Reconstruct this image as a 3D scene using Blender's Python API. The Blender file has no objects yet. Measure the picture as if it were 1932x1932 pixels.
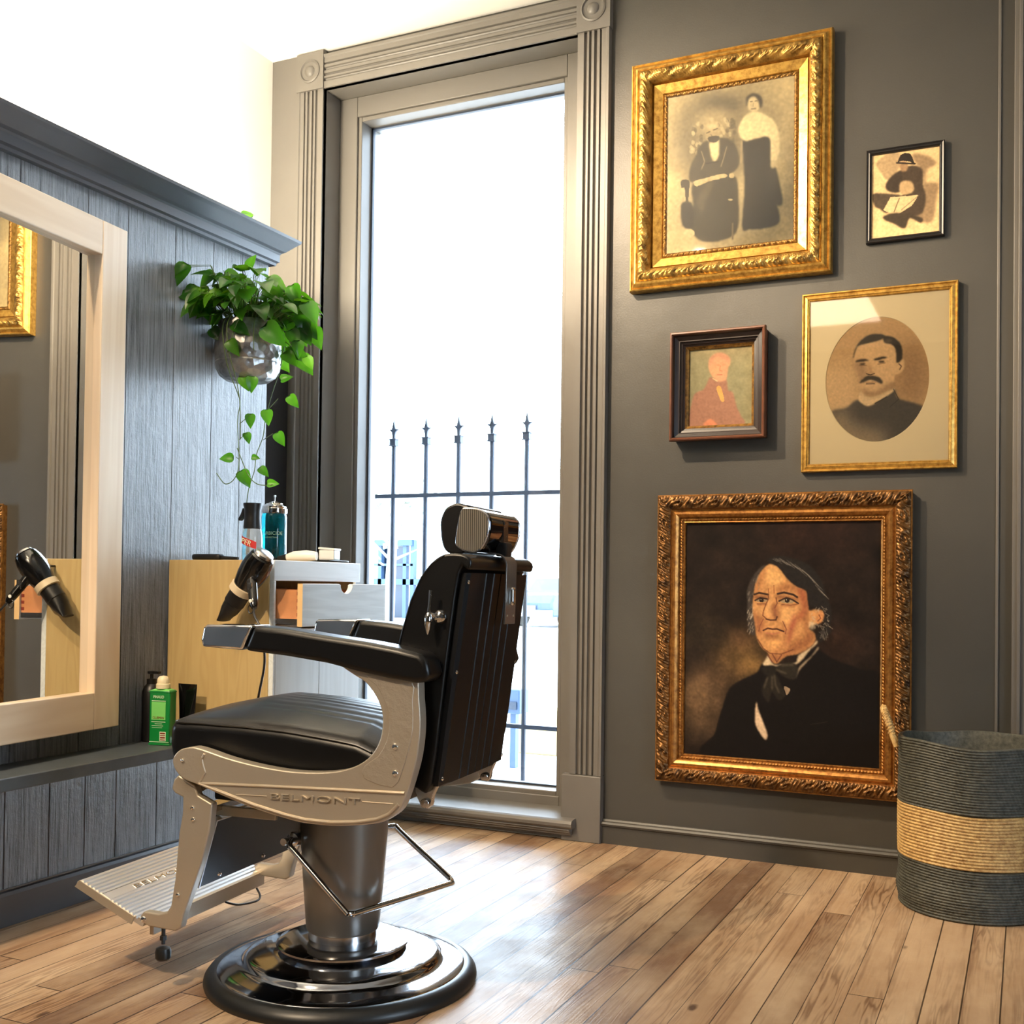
import bpy, bmesh, math, random
import numpy as np
from mathutils import Vector, Matrix
R = math.radians
PI = math.pi
random.seed(7)
scn = bpy.context.scene
COL = scn.collection

# ------------------------------------------------------------------ materials
def lin(c):
    return tuple((x/12.92 if x <= .04045 else ((x+.055)/1.055)**2.4) for x in c)
def rgb(r, g, b):
    return lin((r/255., g/255., b/255.)) + (1.,)

class NT:
    def __init__(s, name):
        s.m = bpy.data.materials.new(name); s.m.use_nodes = True
        s.t = s.m.node_tree; s.n = s.t.nodes
        s.b = s.n['Principled BSDF']; s.o = s.n['Material Output']
    def new(s, ty, **kw):
        n = s.n.new(ty)
        for k, v in kw.items():
            if k.startswith('_'): setattr(n, k[1:], v)
            else: n.inputs[k.replace('__', ' ')].default_value = v
        return n
    def link(s, a, b): s.t.links.new(a, b)
    def math(s, op, a, b=None, c=None):
        n = s.n.new('ShaderNodeMath'); n.operation = op
        for i, v in enumerate((a, b, c)):
            if v is None: continue
            if hasattr(v, 'links'): s.link(v, n.inputs[i])
            else: n.inputs[i].default_value = v
        return n.outputs[0]
    def coords(s, scale=(1, 1, 1), loc=(0, 0, 0)):
        tc = s.n.new('ShaderNodeTexCoord'); mp = s.n.new('ShaderNodeMapping')
        mp.inputs['Scale'].default_value = scale; mp.inputs['Location'].default_value = loc
        s.link(tc.outputs['Object'], mp.inputs[0]); return mp.outputs[0]
    def noise(s, vec, scale, detail=4, rough=.5, dist=0):
        n = s.new('ShaderNodeTexNoise'); n.inputs['Scale'].default_value = scale
        n.inputs['Detail'].default_value = detail; n.inputs['Roughness'].default_value = rough
        n.inputs['Distortion'].default_value = dist
        if vec is not None: s.link(vec, n.inputs['Vector'])
        return n.outputs[0]
    def ramp(s, fac, stops):
        n = s.n.new('ShaderNodeValToRGB'); e = n.color_ramp.elements
        while len(e) < len(stops): e.new(.5)
        for i, (p, c) in enumerate(stops):
            e[i].position = p; e[i].color = c if len(c) == 4 else tuple(c)+(1,)
        s.link(fac, n.inputs[0]); return n.outputs[0]
    def mix(s, fac, a, b, mode='MIX'):
        n = s.n.new('ShaderNodeMix'); n.data_type = 'RGBA'; n.blend_type = mode
        for i, v in ((0, fac), (6, a), (7, b)):
            if hasattr(v, 'links'): s.link(v, n.inputs[i])
            else: n.inputs[i].default_value = v
        return n.outputs[2]
    def bump(s, h, strength=.3, dist=.005, prev=None):
        n = s.n.new('ShaderNodeBump'); n.inputs['Strength'].default_value = strength
        n.inputs['Distance'].default_value = dist; s.link(h, n.inputs['Height'])
        if prev is not None: s.link(prev, n.inputs['Normal'])
        return n.outputs[0]
    def set(s, **kw):
        for k, v in kw.items():
            i = s.b.inputs[k.replace('__', ' ')]
            if hasattr(v, 'links'): s.link(v, i)
            else: i.default_value = v
        return s

def simple(name, col, rough=.5, metal=0., nscale=0, nstr=.1, ndist=.002, var=0., spec=.5, vscale=8, coat=0.):
    t = NT(name); t.set(Roughness=rough, Metallic=metal, Specular__IOR__Level=spec)
    t.b.inputs['Base Color'].default_value = col
    if coat: t.set(Coat__Weight=coat, Coat__Roughness=.1)
    v = t.coords()
    if var:
        d = tuple(c*(1-var) for c in col[:3])+(1,); l = tuple(min(1, c*(1+var)) for c in col[:3])+(1,)
        t.set(Base__Color=t.ramp(t.noise(v, vscale, 5, .6), [(.3, d), (.7, l)]))
    if nscale: t.set(Normal=t.bump(t.noise(v, nscale, 4, .6), nstr, ndist))
    return t.m

M = {}
def wall_paint(name, col, b=.25):
    t = NT(name); v = t.coords()
    n = t.noise(v, 2.2, 5, .6)
    d = tuple(c*.93 for c in col[:3])+(1,); l = tuple(c*1.06 for c in col[:3])+(1,)
    t.set(Base__Color=t.ramp(n, [(.3, d), (.7, l)]), Roughness=.42, Specular__IOR__Level=.45)
    b1 = t.bump(t.noise(v, 3.5, 3, .5), .25, .012)
    t.set(Normal=t.bump(t.noise(v, 160, 2, .5), b, .0012, b1))
    return t.m
M['grey'] = wall_paint('grey_wall_paint', rgb(68, 66, 61))
M['trim'] = wall_paint('grey_trim_paint', rgb(104, 100, 94), .1)
M['white'] = simple('white_plaster', rgb(246, 242, 234), .8, nscale=40, nstr=.1)
M['cap'] = simple('dark_grey_cap_paint', rgb(84, 88, 94), .35, nscale=60, nstr=.08, var=.05)
M['gapblack'] = simple('near_black_filler', rgb(24, 25, 28), .6)
M['ledge'] = simple('slate_ledge_paint', rgb(72, 78, 82), .4, nscale=30, nstr=.15, var=.15, vscale=12)

def wainscot():
    t = NT('rough_sawn_wood_paint')
    v = t.coords((1, 26, .9)); v2 = t.coords((1, 9, .35))
    g = t.noise(v, 5, 8, .7, .6); g2 = t.noise(v2, 4, 6, .65, 1.2)
    dark = t.ramp(g, [(.34, rgb(58, 58, 60)), (.47, rgb(126, 128, 131)), (.8, rgb(164, 166, 170))])
    tone = t.ramp(g2, [(.3, (.68, .68, .68, 1)), (.62, (1.05, 1.05, 1.05, 1))])
    t.set(Base__Color=t.mix(1., dark, tone, 'MULTIPLY'), Roughness=.36, Specular__IOR__Level=.6)
    b1 = t.bump(g, .9, .008); b2 = t.bump(t.noise(t.coords((1, 1, 1)), 26, 4, .6), .6, .008, b1)
    t.set(Normal=b2); return t.m
M['wood_grey'] = wainscot()

def floor_mat():
    t = NT('old_pine_boards'); tc = t.n.new('ShaderNodeTexCoord')
    sx = t.n.new('ShaderNodeSeparateXYZ'); t.link(tc.outputs['Object'], sx.inputs[0])
    Wd = .086
    xs = t.math('DIVIDE', t.math('ADD', sx.outputs[0], 20.0), Wd)
    bi = t.math('FLOOR', xs); bf = t.math('FRACT', xs)
    wn = t.new('ShaderNodeTexWhiteNoise', _noise_dimensions='1D'); t.link(bi, wn.inputs['W'])
    off = t.math('MULTIPLY', wn.outputs[0], 11.3)
    ys = t.math('DIVIDE', t.math('ADD', sx.outputs[1], off), 4.3)
    yi = t.math('FLOOR', ys); yf = t.math('FRACT', ys)
    wn2 = t.new('ShaderNodeTexWhiteNoise', _noise_dimensions='2D'); cb = t.n.new('ShaderNodeCombineXYZ')
    t.link(bi, cb.inputs[0]); t.link(yi, cb.inputs[1]); t.link(cb.outputs[0], wn2.inputs['Vector'])
    rnd = wn2.outputs[0]
    # grain coordinates
    gx = t.math('MULTIPLY', sx.outputs[0], 1.); gz = t.math('MULTIPLY', rnd, 37.)
    c1 = t.n.new('ShaderNodeCombineXYZ'); t.link(t.math('MULTIPLY', sx.outputs[0], 12.), c1.inputs[0])
    t.link(t.math('MULTIPLY', sx.outputs[1], .8), c1.inputs[1]); t.link(gz, c1.inputs[2])
    big = t.noise(c1.outputs[0], 1.5, 3, .55, .3)
    rings = t.math('SINE', t.math('MULTIPLY', big, 75.))
    rings = t.math('MULTIPLY', t.math('ADD', rings, 1.), .5)
    rings = t.math('POWER', rings, 1.6)
    c2 = t.n.new('ShaderNodeCombineXYZ'); t.link(t.math('MULTIPLY', sx.outputs[0], 130.), c2.inputs[0])
    t.link(t.math('MULTIPLY', sx.outputs[1], 3.), c2.inputs[1]); t.link(gz, c2.inputs[2])
    fine = t.noise(c2.outputs[0], 1., 4, .6)
    base = t.ramp(rnd, [(0., rgb(118, 94, 74)), (.25, rgb(164, 136, 106)), (.6, rgb(188, 160, 128)), (.85, rgb(158, 128, 98)), (1., rgb(108, 86, 68))])
    mask = t.ramp(t.noise(c1.outputs[0], .9, 2, .5), [(.42, (0, 0, 0, 1)), (.62, (1, 1, 1, 1))])
    gd = t.mix(t.math('MULTIPLY', t.math('MULTIPLY', rings, mask), .75), base, rgb(88, 60, 42))
    gd = t.mix(t.math('MULTIPLY', fine, .35), gd, rgb(140, 102, 72))
    wear = t.noise(t.coords((2.2, .8, 1)), 2.4, 5, .6)
    wm = t.ramp(wear, [(.42, (0, 0, 0, 1)), (.66, (1, 1, 1, 1))])
    gd = t.mix(t.math('MULTIPLY', wm, .38), gd, rgb(222, 198, 164))
    dirt = t.ramp(t.noise(t.coords((2, .7, 1)), 5., 6, .7), [(.22, (1, 1, 1, 1)), (.34, (0, 0, 0, 1))])
    gd = t.mix(t.math('MULTIPLY', dirt, .6), gd, rgb(84, 58, 42))
    kn = t.new('ShaderNodeTexVoronoi', Scale=2.1); t.link(t.coords((2.2, 1., 1)), kn.inputs['Vector'])
    kd = t.ramp(t.math('ADD', kn.outputs['Distance'], t.math('MULTIPLY', t.noise(tc.outputs['Object'], 30., 3, .6), .05)), [(.055, (1, 1, 1, 1)), (.085, (0, 0, 0, 1))])
    gd = t.mix(t.math('MULTIPLY', kd, .8), gd, rgb(54, 34, 24))
    stk = t.n.new('ShaderNodeCombineXYZ'); t.link(t.math('MULTIPLY', sx.outputs[0], 22.), stk.inputs[0]); t.link(t.math('MULTIPLY', sx.outputs[1], .7), stk.inputs[1]); t.link(gz, stk.inputs[2])
    sd = t.ramp(t.noise(stk.outputs[0], 1.3, 4, .6), [(.56, (0, 0, 0, 1)), (.68, (1, 1, 1, 1))])
    gd = t.mix(t.math('MULTIPLY', sd, .5), gd, rgb(110, 76, 54))
    e1 = t.math('LESS_THAN', bf, t.math('ADD', .018, t.math('MULTIPLY', wn.outputs[0], .04))); e2 = t.math('LESS_THAN', yf, .0008)
    gap = t.math('MAXIMUM', e1, e2)
    gd = t.mix(t.math('MULTIPLY', gap, .88), gd, rgb(26, 18, 14))
    t.set(Base__Color=gd, Specular__IOR__Level=.18)
    rr = t.math('ADD', t.math('MULTIPLY', t.noise(tc.outputs['Object'], 9., 5, .6), .34), .25)
    t.set(Roughness=rr)
    h = t.math('SUBTRACT', t.math('ADD', t.math('MULTIPLY', rings, .25), t.math('MULTIPLY', rnd, .6)), t.math('MULTIPLY', gap, 2.))
    cup = t.math('MULTIPLY', t.math('POWER', t.math('ABSOLUTE', t.math('SUBTRACT', bf, .5)), 2.), 1.6)
    h = t.math('SUBTRACT', h, cup)
    b1 = t.bump(h, .35, .0022); t.set(Normal=t.bump(t.noise(tc.outputs['Object'], 38., 4, .6), .12, .003, b1))
    t.set(Coat__Weight=.06, Coat__Roughness=.2)
    return t.m
M['floor'] = floor_mat()

def wood(name, light, dark, axis='z', scale=1., rough=.4):
    t = NT(name)
    sc = {'x': (.9, 12, 12), 'y': (12, .9, 12), 'z': (12, 12, .9)}[axis]
    v = t.coords(tuple(s*scale for s in sc)); n = t.noise(v, 1.1, 3, .5, .6)
    r = t.math('MULTIPLY', t.math('ADD', t.math('SINE', t.math('MULTIPLY', n, 46.)), 1.), .5)
    f = t.noise(t.coords(tuple(s*scale*7 for s in sc)), 1.5, 4, .6)
    c = t.mix(t.math('MULTIPLY', r, .33), light, dark); c = t.mix(t.math('MULTIPLY', f, .3), c, dark)
    t.set(Base__Color=c, Roughness=rough, Normal=t.bump(f, .08, .001)); return t.m
M['maple_z'] = wood('maple_panel', rgb(194, 170, 118), rgb(168, 140, 90), 'z')
M['ash_y'] = wood('pale_ash_front', rgb(230, 238, 240), rgb(190, 198, 200), 'y', 1.1)
M['ash_z'] = wood('pale_ash_door', rgb(226, 232, 232), rgb(202, 206, 204), 'z', .6)
M['mirror_wood_z'] = wood('mirror_frame_stile', rgb(232, 212, 184), rgb(208, 178, 142), 'z', .5)
M['mirror_wood_y'] = wood('mirror_frame_rail', rgb(232, 212, 184), rgb(206, 176, 140), 'y', .5)
M['cedar'] = simple('drawer_side_wood', rgb(196, 134, 88), .5, var=.1, vscale=20)
M['maple_end'] = simple('drawer_front_end_grain', rgb(222, 186, 132), .5, var=.05)

def leather():
    t = NT('black_leather'); v = t.coords()
    vo = t.new('ShaderNodeTexVoronoi', Scale=520.); t.link(v, vo.inputs['Vector'])
    t.set(Roughness=.34, Specular__IOR__Level=.42)
    t.b.inputs['Base Color'].default_value = rgb(9, 9, 10)
    t.set(Normal=t.bump(vo.outputs['Distance'], .12, .0008, t.bump(t.noise(v, 14, 2, .5), .12, .004))); return t.m
M['leather'] = leather()
M['blackpanel'] = simple('black_vinyl_panel', rgb(9, 11, 15), .42, nscale=300, nstr=.06, spec=.35)
M['chrome'] = simple('chrome', (.86, .87, .88, 1), .07, 1.)
M['chrome_dim'] = simple('brushed_chrome', (.62, .62, .63, 1), .22, 1.)
M['castmetal'] = simple('champagne_cast_metal', (.52, .45, .35, 1), .36, .6, nscale=120, nstr=.35, ndist=.0012)
M['castpeb'] = simple('pebbled_cast_metal', (.52, .45, .35, 1), .34, .6, nscale=60, nstr=.8, ndist=.003)
M['alu'] = simple('aluminium_plate', (.80, .81, .82, 1), .3, .9, nscale=200, nstr=.05)
M['column'] = simple('grey_lacquered_column', (.20, .185, .165, 1), .3, .7)
M['darkchrome'] = simple('dark_reflection_chrome', (.15, .16, .19, 1), .06, 1.)  # base colour darkened to stand in for reflections of a dark room
M['base_chrome'] = simple('polished_base_plate', (.40, .42, .46, 1), .09, 1., nscale=6, nstr=.03, ndist=.01)
M['rubber'] = simple('black_rubber', rgb(22, 24, 25), .38, nscale=20, nstr=.06)
M['blackpl'] = simple('black_gloss_plastic', rgb(10, 10, 11), .12, coat=.4)
M['blackmat'] = simple('black_matt_plastic', rgb(14, 14, 15), .4)
M['greyrib'] = NT('ribbed_grey_end_cap')
_t = M['greyrib']; _w = _t.new('ShaderNodeTexWave', Scale=62.); _w.bands_direction = 'X'; _t.link(_t.coords(), _w.inputs['Vector'])
_t.set(Base__Color=_t.ramp(_w.outputs[1], [(.1, rgb(70, 66, 58)), (.6, rgb(138, 130, 116))]), Roughness=.4, Metallic=.5, Normal=_t.bump(_w.outputs[1], .6, .001)); M['greyrib'] = _t.m
M['ring'] = simple('cream_dryer_ring', rgb(206, 190, 160), .4)
M['whitepl'] = simple('white_plastic', rgb(236, 234, 226), .35)
M['cream'] = simple('cream_cap', rgb(226, 214, 180), .4)
M['green'] = simple('green_tin', rgb(8, 122, 52), .32, spec=.6)
M['lightgreen'] = simple('light_green_print', rgb(116, 200, 104), .4)
M['printwhite'] = simple('white_print', rgb(210, 228, 196), .5)
M['printred'] = simple('red_print', rgb(190, 40, 30), .5)
M['printbrown'] = simple('dark_red_print', rgb(120, 40, 26), .5)
M['gold'] = None
def gold(name, hi, lo, rough=.34, metal=.72, ns=50, st=.3):
    t = NT(name); v = t.coords(); n = t.noise(v, ns, 6, .65)
    t.set(Base__Color=t.ramp(n, [(.32, lo), (.6, hi)]), Roughness=rough, Metallic=metal, Normal=t.bump(n, st, .0015)); return t.m
M['gold'] = gold('bright_gilding', rgb(206, 164, 82), rgb(146, 106, 46))
M['gold_carved'] = gold('gilded_carving', rgb(190, 150, 76), rgb(88, 62, 26), .36, .68, 28, .6)
M['gold_dark'] = gold('tarnished_gilding', rgb(150, 110, 50), rgb(60, 40, 16), .45, .6, 60, .6)
M['bronze'] = gold('copper_gilding', rgb(176, 122, 60), rgb(112, 70, 30), .34, .72, 60, .3)
M['bronze_carved'] = gold('aged_copper_gilding_carving', rgb(132, 92, 48), rgb(48, 31, 18), .38, .66, 34, .6)
M['blackframe'] = simple('black_picture_frame', rgb(22, 20, 20), .35)
M['darkwood'] = simple('dark_walnut_frame', rgb(38, 26, 22), .35, var=.2)
M['redwood'] = simple('reddish_walnut_edge', rgb(96, 58, 40), .35, var=.2, vscale=30)
M['matboard'] = simple('cream_mat_board', rgb(250, 232, 186), .7, var=.03, vscale=3)
def glassy(name, tint=(1, 1, 1, 1), alpha=.06, rough=.02):
    t = NT(name); tr = t.new('ShaderNodeBsdfTransparent', Color=tint); gl = t.new('ShaderNodeBsdfGlossy', Roughness=rough)
    fr = t.new('ShaderNodeFresnel', IOR=1.45); mx = t.n.new('ShaderNodeMixShader')
    t.link(t.math('ADD', fr.outputs[0], alpha), mx.inputs[0]); t.link(tr.outputs[0], mx.inputs[1]); t.link(gl.outputs[0], mx.inputs[2])
    t.link(mx.outputs[0], t.o.inputs[0]); return t.m
M['glass'] = glassy('window_glass', alpha=0.)
M['picglass'] = glassy('picture_glass', alpha=.03, rough=.03)
M['mirror'] = simple('mirror_silver', (.90, .91, .90, 1), .012, 1.)
def liquid(name, c, rough=.05):
    t = NT(name); t.set(Roughness=rough, Transmission__Weight=.75, IOR=1.35); t.b.inputs['Base Color'].default_value = c; return t.m
M['blueliq'] = liquid('teal_disinfectant', rgb(20, 112, 128))
M['clearpl'] = liquid('clear_plastic', rgb(214, 222, 226), .12)
def galv():
    t = NT('hammered_galvanised_steel'); v = t.coords(); vo = t.new('ShaderNodeTexVoronoi', Scale=34.); t.link(v, vo.inputs['Vector'])
    n = t.noise(v, 16, 5, .6)
    t.set(Base__Color=t.ramp(n, [(.3, (.13, .13, .135, 1)), (.7, (.46, .46, .45, 1))]), Metallic=.85, Roughness=.34,
          Normal=t.bump(vo.outputs['Distance'], .6, .008)); return t.m
M['pot'] = galv()
def leafmat():
    t = NT('pothos_leaf'); v = t.coords(); n = t.noise(v, 7, 3, .5)
    c = t.ramp(n, [(.3, rgb(14, 50, 18)), (.5, rgb(36, 92, 20)), (.74, rgb(110, 164, 40))])
    t.set(Base__Color=c, Roughness=.32)
    tl = t.new('ShaderNodeBsdfTranslucent'); t.link(t.mix(.5, c, rgb(120, 190, 20)), tl.inputs[0])
    mx = t.n.new('ShaderNodeMixShader'); mx.inputs[0].default_value = .35
    t.link(t.b.outputs[0], mx.inputs[1]); t.link(tl.outputs[0], mx.inputs[2]); t.link(mx.outputs[0], t.o.inputs[0]); return t.m
M['leaf'] = leafmat()
M['stem'] = simple('green_stem', rgb(84, 104, 44), .5)
M['soil'] = simple('potting_soil', rgb(40, 30, 22), .9)
def rope(name, hi, lo):
    t = NT(name); v = t.coords(); n = t.noise(v, 60, 4, .7)
    t.set(Base__Color=t.ramp(n, [(.3, lo), (.68, hi)]), Roughness=.55); return t.m
M['rope_dark'] = rope('grey_green_rope', rgb(88, 88, 78), rgb(40, 42, 38))
M['rope_tan'] = rope('natural_seagrass_rope', rgb(214, 180, 118), rgb(146, 108, 58))
M['iron'] = simple('dark_painted_iron', rgb(40, 50, 66), .5)
M['concrete'] = simple('pale_pavement', rgb(214, 212, 208), .9, var=.05, vscale=2)
M['carpaint'] = simple('silver_blue_car_paint', rgb(56, 72, 96), .25, .3)
M['carwhite'] = simple('pale_car_paint', rgb(196, 204, 212), .25)
M['carglass'] = simple('car_glass', rgb(24, 38, 56), .1)
M['bldg'] = simple('pale_render', rgb(226, 228, 226), .8)
M['bldgdark'] = simple('slate_blue_metal', rgb(44, 66, 94), .5)
M['ochre'] = simple('ochre_siding', rgb(150, 132, 92), .8)
M['foliage_out'] = simple('street_tree_leaves', rgb(112, 128, 108), .8)
M['bark'] = simple('street_tree_bark', rgb(110, 104, 96), .8)
def vcol(name, rough=.5, spec=.4, bump=0, coat=0):
    t = NT(name); a = t.n.new('ShaderNodeVertexColor'); a.layer_name = 'paint'
    t.set(Base__Color=a.outputs[0], Roughness=rough, Specular__IOR__Level=spec)
    if bump: t.set(Normal=t.bump(t.noise(t.coords(), 500, 3, .6), bump, .0006))
    return t.m
M['canvas'] = vcol('oil_on_canvas', .6, .12, .3)
M['print'] = vcol('photographic_print', .7, .2)
M['lampmetal'] = simple('white_lamp_housing', rgb(230, 230, 228), .4)
_t = NT('warm_lamp_lens'); _t.set(Emission__Color=(1, .74, .42, 1), Emission__Strength=12.); M['lampglow'] = _t.m

# ------------------------------------------------------------------ mesh builder
class MB:
    def __init__(s): s.v = []; s.f = []; s.xf = None
    def add(s, vs, fs):
        o = len(s.v)
        s.v += [tuple(s.xf @ Vector(v)) if s.xf else tuple(v) for v in vs]
        s.f += [tuple(i+o for i in f) for f in fs]; return s
    def box(s, x0, x1, y0, y1, z0, z1):
        v = [(x, y, z) for x in (x0, x1) for y in (y0, y1) for z in (z0, z1)]
        return s.add(v, [(0, 1, 3, 2), (4, 6, 7, 5), (0, 4, 5, 1), (2, 3, 7, 6), (0, 2, 6, 4), (1, 5, 7, 3)])
    def prism(s, prof, lo, hi, axis='y'):
        """prof = 2D points; axis = extrusion axis. y: (a,z)->(a,*,z); x: (y,z); z: (x,y)"""
        def P(p, t): return {'y': (p[0], t, p[1]), 'x': (t, p[0], p[1]), 'z': (p[0], p[1], t)}[axis]
        n = len(prof)
        vs = [P(p, lo) for p in prof]+[P(p, hi) for p in prof]
        fs = [tuple(range(n)), tuple(range(2*n-1, n-1, -1))]+[(i, i+n, (i+1) % n+n, (i+1) % n) for i in range(n)]
        return s.add(vs, fs)
    def tube(s, path, rad, seg=10, cap=True, closed=False):
        P = [Vector(p) for p in path]; n = len(P)
        if not hasattr(rad, '__len__'): rad = [rad]*n
        vs = []; up = None
        for i in range(n):
            if closed: t = (P[(i+1) % n]-P[i-1])
            else: t = (P[min(i+1, n-1)]-P[max(i-1, 0)])
            t.normalize()
            if up is None:
                up = Vector((0, 0, 1)) if abs(t.z) < .9 else Vector((1, 0, 0))
            u = t.cross(up); u.normalize(); w = u.cross(t); up = w
            for k in range(seg):
                a = 2*PI*k/seg; vs.append(P[i]+(u*math.cos(a)+w*math.sin(a))*rad[i])
        fs = []
        for i in range(n if closed else n-1):
            j = (i+1) % n
            for k in range(seg):
                k2 = (k+1) % seg; fs.append((i*seg+k, i*seg+k2, j*seg+k2, j*seg+k))
        if cap and not closed: fs += [tuple(range(seg-1, -1, -1)), tuple((n-1)*seg+k for k in range(seg))]
        return s.add(vs, fs)
    def lathe(s, prof, seg=48, center=(0, 0, 0), frame=None):
        """prof = (r, h); frame = (u, v, w) axes with w the axis"""
        c = Vector(center); u, v, w = frame if frame else (Vector((1, 0, 0)), Vector((0, 1, 0)), Vector((0, 0, 1)))
        vs = []; n = len(prof)
        for r, h in prof:
            for k in range(seg):
                a = 2*PI*k/seg; vs.append(c+(u*math.cos(a)+v*math.sin(a))*r+w*h)
        fs = [(i*seg+k, i*seg+(k+1) % seg, (i+1)*seg+(k+1) % seg, (i+1)*seg+k) for i in range(n-1) for k in range(seg)]
        if prof[0][0] > 1e-6: fs.append(tuple(range(seg-1, -1, -1)))
        if prof[-1][0] > 1e-6: fs.append(tuple((n-1)*seg+k for k in range(seg)))
        return s.add(vs, fs)
    def grid(s, fn, nu, nv):
        vs = [fn(i/nu, j/nv) for i in range(nu+1) for j in range(nv+1)]
        fs = [(i*(nv+1)+j, (i+1)*(nv+1)+j, (i+1)*(nv+1)+j+1, i*(nv+1)+j+1) for i in range(nu) for j in range(nv)]
        return s.add(vs, fs)
    def rbox(s, c, h, r, n=10, fn=None):
        """rounded box, centre c, half sizes h, corner radius r, n divisions per face, fn(p)->p displacement"""
        vs = []; fs = []; idx = {}
        def pt(p):
            q = [max(-(h[i]-r), min(h[i]-r, p[i]*h[i])) for i in range(3)]
            d = Vector([p[i]*h[i]-q[i] for i in range(3)])
            if d.length > 1e-9:
                m = Vector([p[i]*h[i]-q[i] for i in range(3)]); d = m.normalized()*min(r, r)
            o = Vector([c[i]+q[i]+d[i] for i in range(3)])
            return fn(o) if fn else o
        # denser sampling toward edges
        ts = []
        for i in range(n+1):
            x = -1+2*i/n; ts.append(math.copysign(1-(1-abs(x))**1.6, x))
        for ax in range(3):
            for sg in (-1, 1):
                b = {}
                for i in range(n+1):
                    for j in range(n+1):
                        p = [0, 0, 0]; p[ax] = sg; p[(ax+1) % 3] = ts[i]; p[(ax+2) % 3] = ts[j]
                        key = tuple(round(x, 5) for x in p)
                        if key not in idx: idx[key] = len(vs); vs.append(pt(p))
                        b[i, j] = idx[key]
                for i in range(n):
                    for j in range(n):
                        f = (b[i, j], b[i+1, j], b[i+1, j+1], b[i, j+1]); fs.append(f if sg > 0 else f[::-1])
        return s.add(vs, fs)

def tag(o, label=None, cat=None, group=None, kind=None):
    if label: o['label'] = label
    if cat: o['category'] = cat
    if group: o['group'] = group
    if kind: o['kind'] = kind
    return o
def thing(name, label, cat, loc=(0, 0, 0), rz=0, group=None):
    o = bpy.data.objects.new(name, None); COL.objects.link(o); o.location = loc; o.rotation_euler = (0, 0, rz)
    o.empty_display_size = .05
    return tag(o, label, cat, group)
def wmat(o):
    m = Matrix.Identity(4)
    while o is not None:
        m = (Matrix.Translation(o.location) @ o.rotation_euler.to_matrix().to_4x4()) @ m; o = o.parent
    return m
def obj(name, mb, mat, parent=None, smooth=True, bevel=0, seg=2, local=False, ang=35, sub=0, label=None):
    me = bpy.data.meshes.new(name); v = mb.v
    if parent is not None and not local:
        inv = wmat(parent).inverted(); v = [tuple(inv @ Vector(p)) for p in v]
    me.from_pydata(v, [], mb.f)
    bm = bmesh.new(); bm.from_mesh(me); bmesh.ops.recalc_face_normals(bm, faces=bm.faces); bm.to_mesh(me); bm.free()
    o = bpy.data.objects.new(name, me); COL.objects.link(o); o.parent = parent
    me.materials.append(M[mat] if isinstance(mat, str) else mat)
    if smooth:
        me.polygons.foreach_set('use_smooth', [True]*len(me.polygons))
        if ang: me.set_sharp_from_angle(angle=R(ang))
    if bevel:
        b = o.modifiers.new('bevel', 'BEVEL'); b.width = bevel; b.segments = seg; b.limit_method = 'ANGLE'; b.angle_limit = R(40); b.harden_normals = False
    if sub: d = o.modifiers.new('sub', 'SUBSURF'); d.levels = sub; d.render_levels = sub
    if label: o['label'] = label
    return o
def struct(name, mb, mat, **k):
    o = obj(name, mb, mat, **k)
    if o.parent is None: o['kind'] = 'structure'
    return o
def text_mb(s, size, origin, X, Y, ext=.001, align='LEFT', shear=0, width=None):
    cu = bpy.data.curves.new('t', 'FONT'); cu.body = s; cu.size = size; cu.extrude = ext; cu.align_x = align; cu.shear = shear
    ob = bpy.data.objects.new('t', cu); COL.objects.link(ob); bpy.context.view_layer.update()
    me = bpy.data.meshes.new_from_object(ob.evaluated_get(bpy.context.evaluated_depsgraph_get()))
    X = Vector(X).normalized(); Y = Vector(Y).normalized(); Z = X.cross(Y); O = Vector(origin)
    k = 1.
    if width:
        xs = [v.co.x for v in me.vertices]; k = width/(max(xs)-min(xs))
    mb = MB(); mb.add([O+X*v.co.x*k+Y*v.co.y+Z*v.co.z for v in me.vertices], [tuple(p.vertices) for p in me.polygons])
    bpy.data.objects.remove(ob); bpy.data.curves.remove(cu); bpy.data.meshes.remove(me)
    return mb

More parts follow.
